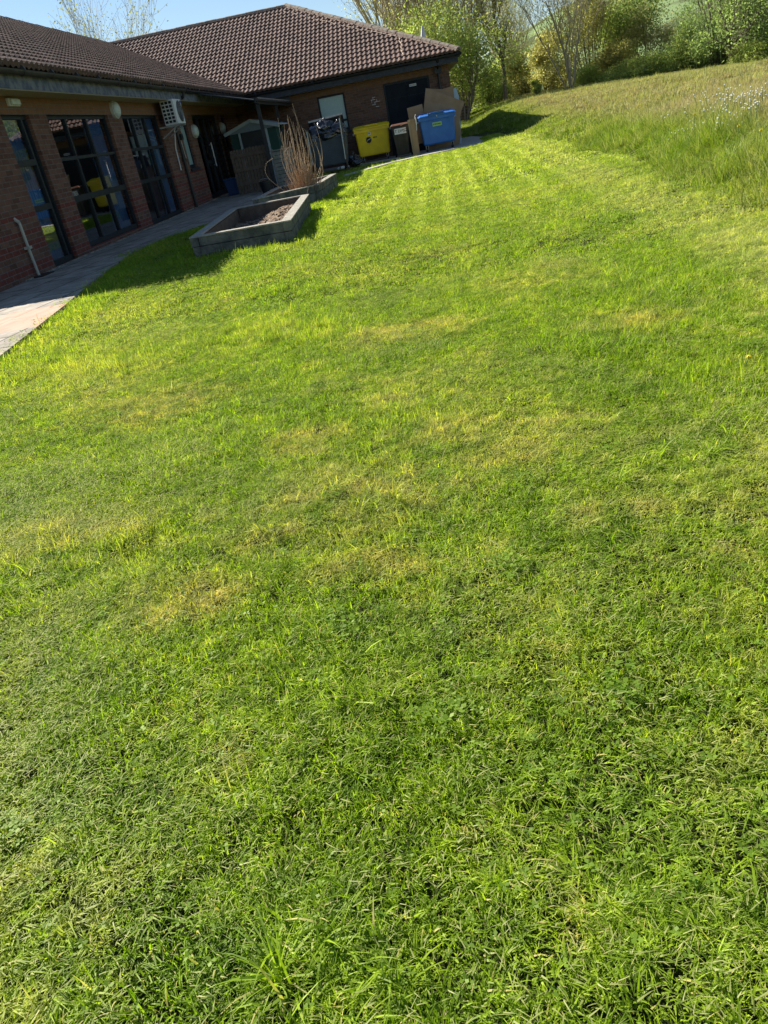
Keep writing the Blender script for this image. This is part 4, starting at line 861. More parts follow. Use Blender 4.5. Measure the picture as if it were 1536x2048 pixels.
def tree(name, label, loc, seed, H, leaf_m, nleaf, lsize, bark=None, group=None, cat='tree', scatter=.35, rz=0, thin=1.0, **kw):
    segs, tips = grow(seed, H, **kw); rs = np.random.RandomState(seed)
    t = thing(name, label, cat, (loc[0], loc[1], float(ground_z(loc[0], loc[1]))-.1), rz, group)
    tr = MB(); tw = MB()
    for pts, rad, k in segs:
        rad = [max(r*thin, .006) for r in rad]
        (tr if k < 2 else tw).tube(pts, rad, 6 if k < 2 else 3, caps=False)
    tr.build('trunk', bark or M_bark, t, smooth=True, fix=False)
    T = np.array([tuple(p) for p in tips])
    idx = rs.randint(0, len(T), nleaf); P = T[idx] + rs.normal(size=(nleaf,3))*scatter*np.array([1,1,.8])
    P = P[P[:,2] > .1]
    V, F = leaves(P, lsize, rs, down=.3)
    cl = np.clip(.5+.5*fbm(P[:,0]*1.3, P[:,2]*1.3+P[:,1], .9), 0, 1)*.6 + rs.uniform(0,.4,len(P)); tn = np.repeat(np.stack([cl, rs.uniform(0,1,len(P)), cl*0, cl*0+1],1), 4, 0)
    cr = link(npmesh('crown', V, F, leaf_m, tint=tn), t)
    tw.build('branches', bark or M_bark, t, fix=False)
    return t
def bush(name, label, loc, seed, size, leaf_m, nleaf, lsize, group=None, cat='bush', hollow=.55, rz=0, aspect=.55, nb=16, blob=None):
    rs = np.random.RandomState(seed); t = thing(name, label, cat, (loc[0], loc[1], float(ground_z(loc[0], loc[1]))-.05), rz, group)
    C = []; bs = blob or min(size[0],size[2])
    for i in range(nb):
        a = rs.uniform(0,6.283); r = rs.uniform(0,.72)**.6; h = rs.uniform(.15,.85); C.append((math.cos(a)*r*size[0]*(1-.45*h)*(1 if blob is None else 1.35), math.sin(a)*r*size[1]*(1-.45*h)*(1 if blob is None else 1.35), h*size[2]*rs.uniform(.75,1.1) if blob is None else rs.uniform(.06,1)*size[2], rs.uniform(.22,.42)*bs*(1 if blob is None else 1.6)))
    C = np.array(C); k = rs.randint(0, nb, nleaf); d = rs.normal(size=(nleaf,3)); d /= np.linalg.norm(d,axis=1)[:,None]
    rad = C[k,3]*(hollow+(1-hollow)*rs.uniform(0,1,nleaf)**.5)*(1+.25*rs.normal(size=nleaf)); P = C[k,:3] + d*rad[:,None]; P = P[P[:,2] > 0]
    V, F = leaves(P, lsize, rs, aspect=aspect)
    cl = np.clip(.5+.5*fbm(P[:,0]*1.5, P[:,2]*1.5+P[:,1], 1.1), 0, 1)*.6 + rs.uniform(0,.4,len(P)); tn = np.repeat(np.stack([cl, rs.uniform(0,1,len(P)), cl*0, cl*0+1],1), 4, 0)
    link(npmesh('foliage', V, F, leaf_m, tint=tn), t)
    mb = MB(); r2 = random.Random(seed)
    for i in range(nb):
        c = Vector(C[i,:3]); mb.tube([(c.x*.15,c.y*.15,-.1),(c.x*.6,c.y*.6,c.z*.55),c,(c.x*1.1,c.y*1.1,c.z+C[i,3]*.9)], [.03,.022,.014,.005], 4, False)
    mb.build('stems', M_bark, t, fix=False)
    return t
def copy_thing(src, label, loc, rz, s, group=None):
    r = src.copy(); COL.objects.link(r); r.location = (loc[0], loc[1], float(ground_z(loc[0],loc[1]))-.1); r.rotation_euler = (0,0,rz); r.scale = s if hasattr(s,'__len__') else (s,)*3; r['label'] = label
    if group: r['group'] = group
    for ch in list(src.children):
        c = ch.copy(); COL.objects.link(c); c.parent = r
    return r
GT = 'trees beyond the building and meadow'
# left: sparse young tree over the roof junction
tree('sparse_tree', 'thinly leaved pale tree rising behind the dip between the two roofs', (-17.5,50), 21, 11.6, ML_pale, 2600, .13, M_bark_pale, GT, lv=4, stems=4, gn=6, spread=.42, up=.16, r0=.09, base_spread=.3, scatter=.22, thin=.75)
# big bare willows behind the main roof
ta = tree('bare_tree', 'tall fan-shaped tree with sparse young leaves behind the roof apex', (.3,52), 33, 14.0, ML_olive, 9000, .11, M_bark_pale, GT, stems=6, gn=7, spread=.36, up=.2, r0=.15, base_spread=.24, scatter=.3)
copy_thing(ta, 'tall grey-twigged tree filling the sky above the right roof hip', (2.6,55), 2.1, .95)
tb = tree('bare_tree', 'dense brown-twigged tree standing right of the roof corner', (3.9,57), 41, 12.5, ML_brown, 9000, .1, M_bark_pale, GT, stems=4, gn=7, spread=.45, up=.12, r0=.13, base_spread=.25, scatter=.4)
tree('leafy_tree', 'bright green leafy tree just above the roof hip beside the white vent pipe', (1.4,47), 52, 6.3, ML_bright, 11000, .14, M_bark, GT, stems=3, gn=5, spread=.6, up=.08, r0=.1, base_spread=.4, scatter=.45)
tree('leafy_tree', 'bright yellow-green small tree with its crown over the right end of the roof', (3.1,46), 57, 5.4, ML_bright, 9000, .13, M_bark, GT, stems=3, gn=5, spread=.6, up=.08, r0=.1, base_spread=.3, scatter=.45)
tree('slender_tree', 'slender upright tree with one dark trunk right of the building corner', (5.9,51), 61, 9.5, ML_olive, 3000, .11, M_bark, GT, stems=1, gn=10, spread=.5, up=.2, r0=.13, first=.3, len_f=.42, scatter=.25)
copy_thing(ta, 'pale bare tree top standing in the gap of sky right of the building', (9.0,72), .8, .7)
tree('leaning_tree', 'many-stemmed tree fanning up and leaning left at the meadow edge', (9.4,49.5), 68, 9.4, ML_olive, 4500, .11, M_bark_pale, GT, stems=7, gn=6, spread=.36, up=.14, r0=.06, base_spread=.45, scatter=.35)
bush('olive_tree', 'rounded olive-green tree densely set with young leaves behind the meadow edge', (11.4,53.5), 73, (2.3,1.6,6.0), ML_olive, 15000, .12, GT, 'tree', nb=46, blob=1.5)
tree('ivy_tree', 'darker green ivy-clad tree with bare crooked top branches', (13.4,55), 77, 6.2, ML_dark, 15000, .13, M_bark_pale, GT, stems=2, gn=6, spread=.5, up=.08, r0=.14, base_spread=.15, scatter=.55)
tree('pollard_tree', 'knobbly bare pollard tree seen against the pale hillside field', (15.6,60), 81, 7.2, ML_brown, 1500, .09, M_bark_pale, GT, stems=1, gn=6, spread=.75, up=.1, r0=.2, first=.5, len_f=.5, lv=4, scatter=.2)
bush('brown_tree', 'low reddish-brown budding tree between the dark brambles and the hillside', (14.9,53), 83, (1.9,1.4,3.1), ML_brown, 8500, .1, GT, 'tree', nb=26, blob=1.3)
tw = bush('willow', 'large pale green willow with leafy boughs down to the meadow at the upper right', (16.6,45.5), 91, (2.9,2.2,7.0), ML_willow, 60000, .12, GT, 'tree', nb=70, blob=1.5, aspect=.32)
copy_thing(tw, 'pale green willow at the far upper right corner of the view', (20.3,42.5), 2.4, (1.0,1.0,1.1))
copy_thing(tw, 'willow standing behind and between the two front willows', (20.5,50), 4.2, (1.1,1.1,1.15))
copy_thing(tw, 'willow beyond the right edge of the meadow', (24.5,37), 1.2, 1.0)
tree('forked_tree', 'dark forked trunks showing under the leaves of the large willow', (16.2,43.5), 93, 5.0, ML_willow, 6000, .12, M_bark, GT, stems=4, gn=6, spread=.6, up=.05, r0=.09, base_spread=.45, scatter=.4)
# undergrowth along the meadow
GB = 'bushes along the far edge of the grass'
b1 = bush('olive_bush', 'olive bush growing right behind the building corner', (3.0,50.5), 101, (1.3,1.1,2.6), ML_olive, 8500, .11, GB)
b2 = bush('green_bush', 'fresh green bush at the foot of the slender tree', (5.3,53), 102, (1.5,1.1,2.2), ML_bright, 8500, .1, GB)
copy_thing(b1, 'olive bush between the slender tree and the leaning tree', (7.2,55.5), 1.3, (1.2,1,1.1)); copy_thing(b1, 'tall olive thicket behind the leaning tree', (9.4,57), 2.3, (1.7,1,1.5))
copy_thing(b2, 'low green bush at the foot of the rounded olive tree', (11.0,51.5), .6, (1,1,.55)); copy_thing(b1, 'olive bush below the ivy-clad tree', (12.6,52), 3.0, (1.2,1,.9)); copy_thing(b2, 'green bush far behind the pollard tree', (14.0,58), 3.5, (1.5,1,1.2))
copy_thing(b1, 'olive bush far left behind the roof hip', (1.0,52), 4.0, (1.3,1,1.1)); copy_thing(b2, 'greenery behind the slender tree', (6.6,60), 4.0, (2.4,1,1.2))
bush('conifer_shrub', 'small narrow bright yellow-green shrub at the left foot of the leaning tree', (7.55,49.8), 103, (.35,.3,1.15), ML_bright, 3500, .08, GB, 'shrub')
bd = bush('bramble_bush', 'broad low dark bramble thicket in front of the willow', (14.6,46), 104, (2.6,1.3,2.0), ML_dark, 15000, .11, GB)
copy_thing(bd, 'low dark brambles at the foot of the olive tree and meadow top', (12.2,48.5), 1.0, (.9,.9,.5)); copy_thing(b2, 'green brambles left of the dark thicket', (13.0,47.2), 2.0, (1.2,1,.6))
copy_thing(b2, 'leafy undergrowth below the large willow', (16.6,42.8), 1.5, (1.3,1,.5)); copy_thing(b2, 'leafy undergrowth at the right edge below the willow', (18.6,40.6), 5.0, (1.4,1,.55)); copy_thing(b1, 'olive undergrowth beyond the right edge', (20.5,38), 2.0, (1.4,1,.6))

# ------------------------------------------------------------------ grass
DRY = [(-.42,2.45,.42,.35),(-.6,2.3,.3,.22),(-.33,1.98,.2,.14),(-.9,1.91,.24,.14),(-.65,3.15,.25,.2),(-.05,2.96,.3,.18),(.19,2.66,.2,.14),(-.2,4.8,.5,.35),(1.0,6.1,.2,.16),(1.04,4.2,.35,.25),(-1.66,4.1,.5,.4),(-1.6,2.5,.4,.25),(.49,2.1,.16,.1)]
def grass_mat(name, meadow=False):
    m = bpy.data.materials.new(name); m.use_nodes = True; n = m.node_tree.nodes; l = m.node_tree.links; n.remove(n['Principled BSDF']); out = n['Material Output']
    at = n.new('ShaderNodeAttribute'); at.attribute_name = 'tint'; sp = n.new('ShaderNodeSeparateColor'); l.new(at.outputs['Color'], sp.inputs[0])
    rnd, kind = sp.outputs[0], sp.outputs[1]
    g = n.new('ShaderNodeNewGeometry'); pos = g.outputs['Position']; ps = n.new('ShaderNodeSeparateXYZ'); l.new(pos, ps.inputs[0])
    fl = n.new('ShaderNodeCombineXYZ'); l.new(ps.outputs[0], fl.inputs[0]); l.new(ps.outputs[1], fl.inputs[1]); P = fl.outputs[0]
    big = noise(n, l, P, .5, 5, .62); mid = noise(n, l, P, 1.9, 5, .65); fine = noise(n, l, P, 7, 4, .6)
    green = mixrgb(n, l, rnd, (.095,.17,.006), (.47,.60,.04))
    green = mixrgb(n, l, maprange(n, l, mid, .38, .62), mixrgb(n, l, rnd, (.05,.11,.008), (.30,.45,.03)), green)
    yel = mixrgb(n, l, rnd, (.34,.37,.05), (.60,.58,.17))
    straw = mixrgb(n, l, rnd, (.42,.38,.10), (.58,.52,.21))
    f1 = maprange(n, l, math_(n, l, 'ADD', math_(n, l, 'MULTIPLY', big, .7), math_(n, l, 'MULTIPLY', fine, .3)), .49, .59)
    col = mixrgb(n, l, math_(n, l, 'MULTIPLY', f1, .78), green, yel)
    f2 = maprange(n, l, math_(n, l, 'ADD', math_(n, l, 'MULTIPLY', mid, .75), math_(n, l, 'MULTIPLY', fine, .25)), .56, .68)
    thr = math_(n, l, 'GREATER_THAN', math_(n, l, 'ADD', math_(n, l, 'MULTIPLY', f2, .8), .06), sp.outputs[2])
    col = mixrgb(n, l, thr, col, straw)
    if not meadow:      # mower stripes: sheen of leaning blades put into the colour, plus pale clippings
        w_ = n.new('ShaderNodeMath'); w_.operation = 'SINE'; xx = math_(n, l, 'MULTIPLY', math_(n, l, 'ADD', math_(n, l, 'ADD', ps.outputs[0], math_(n, l, 'MULTIPLY', fine, .09)), math_(n, l, 'MULTIPLY', ps.outputs[1], -.03)), 2*math.pi/.44); l.new(xx, w_.inputs[0])
        st_ = math_(n, l, 'MULTIPLY', maprange(n, l, w_.outputs[0], -.2, 1.0), maprange(n, l, ps.outputs[1], 8, 14, 0, .9)); st_ = math_(n, l, 'MULTIPLY', math_(n, l, 'MULTIPLY', st_, maprange(n, l, ps.outputs[0], -2.6, -1.2)), maprange(n, l, math_(n, l, 'ADD', math_(n, l, 'MULTIPLY', mid, .6), math_(n, l, 'MULTIPLY', fine, .4)), .4, .56, .25, 1))
        col = mixrgb(n, l, st_, col, (.66,.70,.24)); col = mixrgb(n, l, maprange(n, l, ps.outputs[1], 5, 16, 0, .35), col, (.40,.50,.06))
        dry_ = None
        for cx_, cy_, rx_, ry_ in DRY:
            vx = math_(n, l, 'POWER', math_(n, l, 'ABSOLUTE', math_(n, l, 'DIVIDE', math_(n, l, 'SUBTRACT', ps.outputs[0], cx_), rx_)), 2); vy = math_(n, l, 'POWER', math_(n, l, 'ABSOLUTE', math_(n, l, 'DIVIDE', math_(n, l, 'SUBTRACT', ps.outputs[1], cy_), ry_)), 2)
            q_ = maprange(n, l, math_(n, l, 'ADD', vx, vy), .1, 1.4, 1, 0); dry_ = q_ if dry_ is None else math_(n, l, 'MAXIMUM', dry_, q_)
        dry_ = math_(n, l, 'MULTIPLY', dry_, maprange(n, l, math_(n, l, 'ADD', math_(n, l, 'MULTIPLY', mid, .5), math_(n, l, 'MULTIPLY', fine, .5)), .38, .56))
        col = mixrgb(n, l, math_(n, l, 'MULTIPLY', dry_, .8), col, mixrgb(n, l, rnd, (.36,.31,.08), (.66,.58,.22)))
        eb = math_(n, l, 'SUBTRACT', ps.outputs[0], math_(n, l, 'MULTIPLY', math_(n, l, 'MINIMUM', ps.outputs[1], 22), .05)); eb = math_(n, l, 'ADD', eb, math_(n, l, 'MULTIPLY', fine, .25))
        bd = math_(n, l, 'MULTIPLY', maprange(n, l, eb, 1.6, 1.85), maprange(n, l, eb, 2.2, 2.5, 1, 0)); bd = math_(n, l, 'MULTIPLY', bd, maprange(n, l, mid, .35, .6, .15, .75))
        col = mixrgb(n, l, bd, col, (.52,.52,.2))
    else:
        f3 = maprange(n, l, math_(n, l, 'ADD', math_(n, l, 'MULTIPLY', noise(n, l, P, .35, 4, .6), .6), math_(n, l, 'MULTIPLY', mid, .4)), .38, .52, .55, 1)
        dry = mixrgb(n, l, rnd, (.25,.215,.10), (.47,.41,.24)); dist = maprange(n, l, math_(n, l, 'SUBTRACT', ps.outputs[0], math_(n, l, 'MULTIPLY', ps.outputs[1], .035)), 3.3, 4.2)
        col = mixrgb(n, l, .45, col, mixrgb(n, l, rnd, (.055,.115,.012), (.17,.27,.03))); col = mixrgb(n, l, math_(n, l, 'MULTIPLY', f3, dist), col, dry)
    mott = noise(n, l, P, 11, 4, .65); col = mixrgb(n, l, 1, col, mixrgb(n, l, maprange(n, l, mott, .36, .64), (.66,.72,.7), (1.28,1.22,1.2)), 'MULTIPLY')
    # kinds: 0 blade, .5 broad leaf weed, 1 clipping / seed head
    weed = mixrgb(n, l, rnd, (.10,.18,.02), (.24,.36,.04)); col = mixrgb(n, l, math_(n, l, 'MULTIPLY', math_(n, l, 'GREATER_THAN', kind, .3), math_(n, l, 'LESS_THAN', kind, .7)), col, weed)
    clip = mixrgb(n, l, rnd, (.24,.29,.06), (.46,.47,.19)); col = mixrgb(n, l, math_(n, l, 'GREATER_THAN', kind, .7), col, clip)
    d = n.new('ShaderNodeBsdfDiffuse'); t = n.new('ShaderNodeBsdfTranslucent'); gl = n.new('ShaderNodeBsdfGlossy'); gl.inputs['Roughness'].default_value = .5; gl.inputs['Color'].default_value = (1,1,.8,1)
    l.new(col, d.inputs[0]); l.new(mixrgb(n, l, 1, col, (1.32,1.4,.45) if not meadow else (1.15,1.12,.6), 'MULTIPLY'), t.inputs[0])
    x = n.new('ShaderNodeMixShader'); x.inputs[0].default_value = .5 if not meadow else .42; l.new(d.outputs[0], x.inputs[1]); l.new(t.outputs[0], x.inputs[2])
    x2 = n.new('ShaderNodeMixShader'); x2.inputs[0].default_value = .014; l.new(x.outputs[0], x2.inputs[1]); l.new(gl.outputs[0], x2.inputs[2]); l.new(x2.outputs[0], out.inputs[0])
    return m
MG_lawn = grass_mat('lawn_blades'); MG_mead = grass_mat('meadow_blades', True)

def blades(rs, n_, size, h, wd, lean=.5, curl=.6, seg=3, clump=1.0, kind=0.0, flat=False, round_=True):
    """numpy patch of bent tapering blades; returns V,F(quads),T"""
    if round_:
        r = size*.5*np.sqrt(rs.uniform(0,1,n_))*1.18; a = rs.uniform(0,2*np.pi,n_); x, y = r*np.cos(a), r*np.sin(a)
    else: x, y = rs.uniform(-size/2,size/2,(2,n_))
    s1 = rs.uniform(0,99); q = 9/size*.5
    nc = max(8, int(n_/16)); r_ = size*.56*np.sqrt(rs.uniform(0,1,nc)); a_ = rs.uniform(0,6.283,nc); cx, cy = r_*np.cos(a_), r_*np.sin(a_); cid = rs.randint(0,nc,n_); incl = rs.uniform(0,1,n_) < (.62 if not flat else 0)
    sp_ = size*.022; ox, oy = rs.normal(size=n_)*sp_, rs.normal(size=n_)*sp_; x = np.where(incl, cx[cid]+ox, x); y = np.where(incl, cy[cid]+oy, y)
    ca = 1.6*fbm(x*q*.35+s1, y*q*.35, 1.0); ch = fbm(x*q*.5, y*q*.5+s1, 1.2)
    az = ca*clump*1.7 + rs.normal(size=n_)*(1.4-.5*clump); hh = h*np.clip(.85+.35*ch*clump,.5,1.6)*rs.uniform(.45,1.25,n_)
    caz = rs.uniform(0,6.283,nc)[cid]*.0 + (1.6*fbm(cx*q*.35+s1, cy*q*.35, 1.0)*clump*1.7)[cid] + rs.normal(size=nc)[cid]*.7
    az = np.where(incl, np.arctan2(oy+.9*sp_*np.sin(caz), ox+.9*sp_*np.cos(caz))+rs.normal(size=n_)*.35, az); hh = hh*np.where(incl, rs.uniform(.65,1.3,nc)[cid], .8)
    ln = np.clip(lean*rs.uniform(.25,1.7,n_)*(1+.3*ch), 0, 1.5)
    dx, dy = np.cos(az), np.sin(az); sx, sy = -dy, dx; tw = rs.uniform(-.9,.9,n_); sx2 = sx*np.cos(tw)+dx*np.sin(tw); sy2 = sy*np.cos(tw)+dy*np.sin(tw)
    rows = []; w0 = wd*rs.uniform(.6,1.35,n_)
    px, py, pz = x.copy(), y.copy(), np.full(n_, -.018); ang = ln.copy()*.55
    if flat: ang = rs.uniform(1.0,1.5,n_); pz = h*rs.uniform(.25,.85,n_)
    for k in range(seg+1):
        t = k/seg; w = w0*(1-t**1.6)*.5 + 1e-5; rows.append(np.stack([px-sx2*w, py-sy2*w, pz], 1)); rows.append(np.stack([px+sx2*w, py+sy2*w, pz], 1))
        L = hh/seg; px = px + dx*np.sin(ang)*L; py = py + dy*np.sin(ang)*L; pz = pz + np.cos(ang)*L; ang = ang + (curl*ln/seg*1.6 if not flat else rs.uniform(-.25,.45,n_))
    V = np.stack(rows, 1); nv = 2*(seg+1)
    base = (np.arange(n_)*nv)[:,None]; F = np.concatenate([base + np.array([[2*k,2*k+1,2*k+3,2*k+2]]) for k in range(seg)], 1).reshape(-1,4)
    T = np.stack([np.clip(1.12*rs.uniform(0,1,n_)*.65+.35*rs.uniform(0,1,nc)[cid],0,1), np.full(n_, kind), rs.uniform(0,1,n_), np.ones(n_)], 1); T = np.repeat(T, nv, 0)
    return V.reshape(-1,3), F, T
def weeds(rs, n_, size, h, ls):
    """small clusters of rounded leaflets"""
    Vs=[]; Fs=[]; Ts=[]; c = 0
    for _ in range(n_):
        x, y = rs.uniform(-size/2,size/2,2); z = h*rs.uniform(.5,1.1); s = ls*rs.uniform(.6,1.3); k0 = rs.uniform(0,6.28); r_ = rs.uniform(0,1)
        for k in range(3):
            a = k0+k*2.094; d = np.array([math.cos(a),math.sin(a),rs.uniform(-.1,.5)]); p = np.array([-math.sin(a),math.cos(a),rs.uniform(-.3,.3)]); o_ = np.array([x,y,z])
            Vs += [o_, o_+d*s*.6+p*s*.42, o_+d*s*1.05, o_+d*s*.6-p*s*.42]; Fs.append([c,c+1,c+2,c+3]); c += 4; Ts += [[r_,.5,1,1]]*4
    return np.array(Vs), np.array(Fs), np.array(Ts)
def merge(parts):
    V, F, T, o = [], [], [], 0
    for v, f, t in parts: V.append(v); F.append(f+o); T.append(t); o += len(v)
    return np.concatenate(V), np.concatenate(F), np.concatenate(T)
def patch_collection(name, parts_fn, count, m):
    c = bpy.data.collections.new(name)
    for i in range(count):
        v, f, t = merge(parts_fn(np.random.RandomState(1000+i*17+len(name)))); o = npmesh(f'{name}_tuft', v, f, m, tint=t); c.objects.link(o)
    return c
def scatter(name, P, rot, scl, idx, coll, label=None):
    me = bpy.data.meshes.new(name); me.vertices.add(len(P)); me.vertices.foreach_set('co', P.astype(np.float32).ravel())
    a = me.attributes.new('rot','FLOAT_VECTOR','POINT'); a.data.foreach_set('vector', rot.astype(np.float32).ravel())
    a = me.attributes.new('scl','FLOAT_VECTOR','POINT'); a.data.foreach_set('vector', scl.astype(np.float32).ravel())
    a = me.attributes.new('idx','INT','POINT'); a.data.foreach_set('value', idx.astype(np.int32))
    o = bpy.data.objects.new(name, me); COL.objects.link(o); o['kind'] = 'stuff'
    if label: o['label'] = label
    ng = bpy.data.node_groups.new(name, 'GeometryNodeTree'); ng.interface.new_socket('Geometry', in_out='INPUT', socket_type='NodeSocketGeometry'); ng.interface.new_socket('Geometry', in_out='OUTPUT', socket_type='NodeSocketGeometry')
    n = ng.nodes; l = ng.links; gi = n.new('NodeGroupInput'); go = n.new('NodeGroupOutput'); ip = n.new('GeometryNodeInstanceOnPoints'); ci = n.new('GeometryNodeCollectionInfo')
    ci.inputs['Collection'].default_value = coll; ci.inputs['Separate Children'].default_value = True; ci.inputs['Reset Children'].default_value = True
    ip.inputs['Pick Instance'].default_value = True
    def at(nm, ty): x = n.new('GeometryNodeInputNamedAttribute'); x.data_type = ty; x.inputs['Name'].default_value = nm; return x.outputs['Attribute']
    l.new(gi.outputs[0], ip.inputs['Points']); l.new(ci.outputs[0], ip.inputs['Instance']); l.new(at('idx','INT'), ip.inputs['Instance Index'])
    e2 = n.new('FunctionNodeEulerToRotation'); l.new(at('rot','FLOAT_VECTOR'), e2.inputs[0]); l.new(e2.outputs[0], ip.inputs['Rotation']); l.new(at('scl','FLOAT_VECTOR'), ip.inputs['Scale']); l.new(ip.outputs[0], go.inputs[0])
    md = o.modifiers.new('scatter', 'NODES'); md.node_group = ng
    return o
def inside(poly, x, y):
    r = np.zeros(len(x), bool); j = len(poly)-1
    for i in range(len(poly)):
        xi, yi = poly[i]; xj, yj = poly[j]; c = ((yi > y) != (yj > y)) & (x < (xj-xi)*(y-yi)/(yj-yi+1e-12)+xi); r ^= c; j = i
    return r
PL1 = [(-3.12,10.42),(-1.72,10.34),(-1.98,14.5),(-3.42,14.46)]; PL2 = [(-3.22,15.5),(-2.02,16.5),(-1.9,19.4),(-3.17,18.15)]
def free(x, y):
    ok = np.ones(len(x), bool)
    for poly in (PATH1, STRIP, SLAB, PL1, PL2): ok &= ~inside(poly, x, y)
    ok &= ~((x < -2.9) & (y < 2.2)); ok &= ~((x < 1.6) & (y > 29.2) & (y < 41.2)); ok &= (x > -6) | (y > 41)
    return ok
def ring_ok(x, y, r):
    ok = free(x, y)
    for k in range(6): ok &= free(x+r*math.cos(k*math.pi/3), y+r*math.sin(k*math.pi/3))
    return ok
def points(x0, x1, y0, y1, step, cond, jit=.32, seed=1):
    rs = np.random.RandomState(seed); X, Y = np.meshgrid(np.arange(x0,x1,step), np.arange(y0,y1,step)); x = X.ravel()+rs.uniform(-jit,jit,X.size)*step; y = Y.ravel()+rs.uniform(-jit,jit,X.size)*step
    k = cond(x, y); return x[k], y[k], rs
def place(name, x, y, rs, coll, n_, hs=1.0, smin=.85, smax=1.2, hvar=.35, label=None):
    z = ground_z(x, y) - .012; e = .15; gx = (ground_z(x+e,y)-ground_z(x-e,y))/(2*e); gy = (ground_z(x,y+e)-ground_z(x,y-e))/(2*e)
    # build the tilt so that the patch lies on the slope, with a random turn about its own axis
    a = rs.uniform(0, 2*np.pi, len(x)); rot = np.zeros((len(x),3))
    from mathutils import Quaternion
    for i in range(len(x)):
        nrm = Vector((-gx[i], -gy[i], 1)).normalized(); q = Vector((0,0,1)).rotation_difference(nrm) @ Quaternion((0,0,1), a[i]); rot[i] = q.to_euler()
    s = rs.uniform(smin, smax, len(x)); h = hs*np.clip(1+hvar*fbm(x*2.2, y*2.2, 1.5), .42, 1.8); scl = np.stack([s, s, s*h], 1)
    return scatter(name, np.stack([x,y,z],1), rot, scl, rs.randint(0, n_, len(x)), coll, label)
vis = lambda x, y, m=1.0: (x > -5.5) & (x < .42*np.maximum(y,0)+1.0+m) & (x > -.55*np.maximum(y,0)-1.2-m)
def near_parts(rs): return [blades(rs, 2700, .5, .036, .003, 1.15, .9, 3, clump=1.3), blades(rs, 110, .5, .05, .0034, 1.1, .9, 4), blades(rs, 90, .5, .035, .0022, 1, 1, 3, kind=1.0, flat=True), weeds(rs, 10, .5, .028, .007)]
def weedy_parts(rs): return [blades(rs, 2300, .5, .038, .003, .95, .9, 3), weeds(rs, 70, .5, .034, .008), blades(rs, 60, .5, .035, .0022, 1, 1, 3, kind=1.0, flat=True)]
def clip_parts(rs): return [blades(rs, 2400, .5, .036, .003, .95, .9, 3), blades(rs, 650, .5, .035, .0022, 1, 1, 3, kind=1.0, flat=True)]
def lush_parts(rs): return [blades(rs, 2800, .5, .062, .0034, 1.0, 1.0, 4, clump=1.5), blades(rs, 60, .5, .04, .0022, 1, 1, 3, kind=1.0, flat=True)]
K = 6
c = bpy.data.collections.new('near_grass')
ALLN = []
for fn, cnt in ((near_parts,5),(weedy_parts,2),(clip_parts,2),(lush_parts,2)):
    for i in range(cnt):
        v, f, t_ = merge(fn(np.random.RandomState(50+i*13+cnt*7))); ob = npmesh(f'tuft_{len(ALLN):02d}', v, f, MG_lawn, tint=t_); c.objects.link(ob); ALLN.append(ob)
EDGE = lambda x, y: x < edge_x(y)+.22
lawn_ok = lambda x, y: EDGE(x, y)
def choose(x, y, rs):
    f = fbm(x*.9+3, y*.9, 1.1); g = fbm(x*.8, y*.8+9, 1.3); i = rs.randint(0,5,len(x)); r = rs.uniform(0,1,len(x))
    i = np.where((f > .45) & (r < .75), 5+rs.randint(0,2,len(x)), i); i = np.where((f < -.5) & (r < .75), 7+rs.randint(0,2,len(x)), i); i = np.where((g > .55) & (r < .7), 9+rs.randint(0,2,len(x)), i); return i
x, y, rs = points(-3.5, 4.5, -.8, 6.2, .23, lambda x,y: EDGE(x,y) & vis(x,y) & ring_ok(x,y,.28))
o = place('lawn_grass', x, y, rs, c, 11, .85, hvar=.5, label='mown lawn grass in the foreground'); o.data.attributes['idx'].data.foreach_set('value', choose(x, y, rs).astype(np.int32))
# middle distance
mid_c = patch_collection('mid_grass', lambda rs: [blades(rs, 1600, .7, .038, .0056, 1.2, .9, 3, clump=1.6), blades(rs, 110, .7, .045, .0045, 1, 1, 2, kind=1.0, flat=True), weeds(rs, 25, .7, .03, .016)], 5, MG_lawn)
x, y, rs = points(-5.5, 5, 6.0, 13.5, .38, lambda x,y: EDGE(x,y) & vis(x,y) & ring_ok(x,y,.4), seed=2)
place('lawn_grass', x, y, rs, mid_c, 5, 1.0, hvar=.42, label='mown lawn grass in the middle of the lawn')
far_c = patch_collection('far_grass', lambda rs: [blades(rs, 950, 1.0, .042, .012, 1.1, .7, 2, clump=1.5), blades(rs, 110, 1.0, .05, .009, 1, 1, 2, kind=1.0, flat=True)], 5, MG_lawn)
x, y, rs = points(-4.5, 5, 13.3, 30, .58, lambda x,y: EDGE(x,y) & vis(x,y) & ring_ok(x,y,.55), seed=3)
place('lawn_grass', x, y, rs, far_c, 5, 1, hvar=.5, label='mown striped lawn grass towards the bins')
# loose tussocks and little heaps of dry clippings left by the mower
tus_c = patch_collection('tussock', lambda rs: [blades(rs, 420, .17, .07, .0036, 1.2, 1.0, 4, clump=1.8)], 5, MG_lawn)
heap_c = patch_collection('clipping_heap', lambda rs: [blades(rs, 90, .2, .032, .0022, 1, 1, 3, kind=1.0, flat=True)], 5, MG_lawn)
rose_c = patch_collection('weed_rosette', lambda rs: [weeds(rs, 34, .11, .026, .009), weeds(rs, 12, .06, .03, .012)], 4, MG_lawn)
cl_ = lambda x, y, k, t_: fbm(x*k+5, y*k+2, 1.2) > t_
x, y, rs = points(-4.6, 4.2, -.5, 11, .16, lambda x,y: EDGE(x,y) & vis(x,y,.4) & ring_ok(x,y,.1) & cl_(x,y,2.6,.85), seed=21)
place('lawn_tussocks', x, y, rs, tus_c, 5, .8, .7, 1.4, hvar=.4, label='taller darker tussocks standing out of the mown lawn')
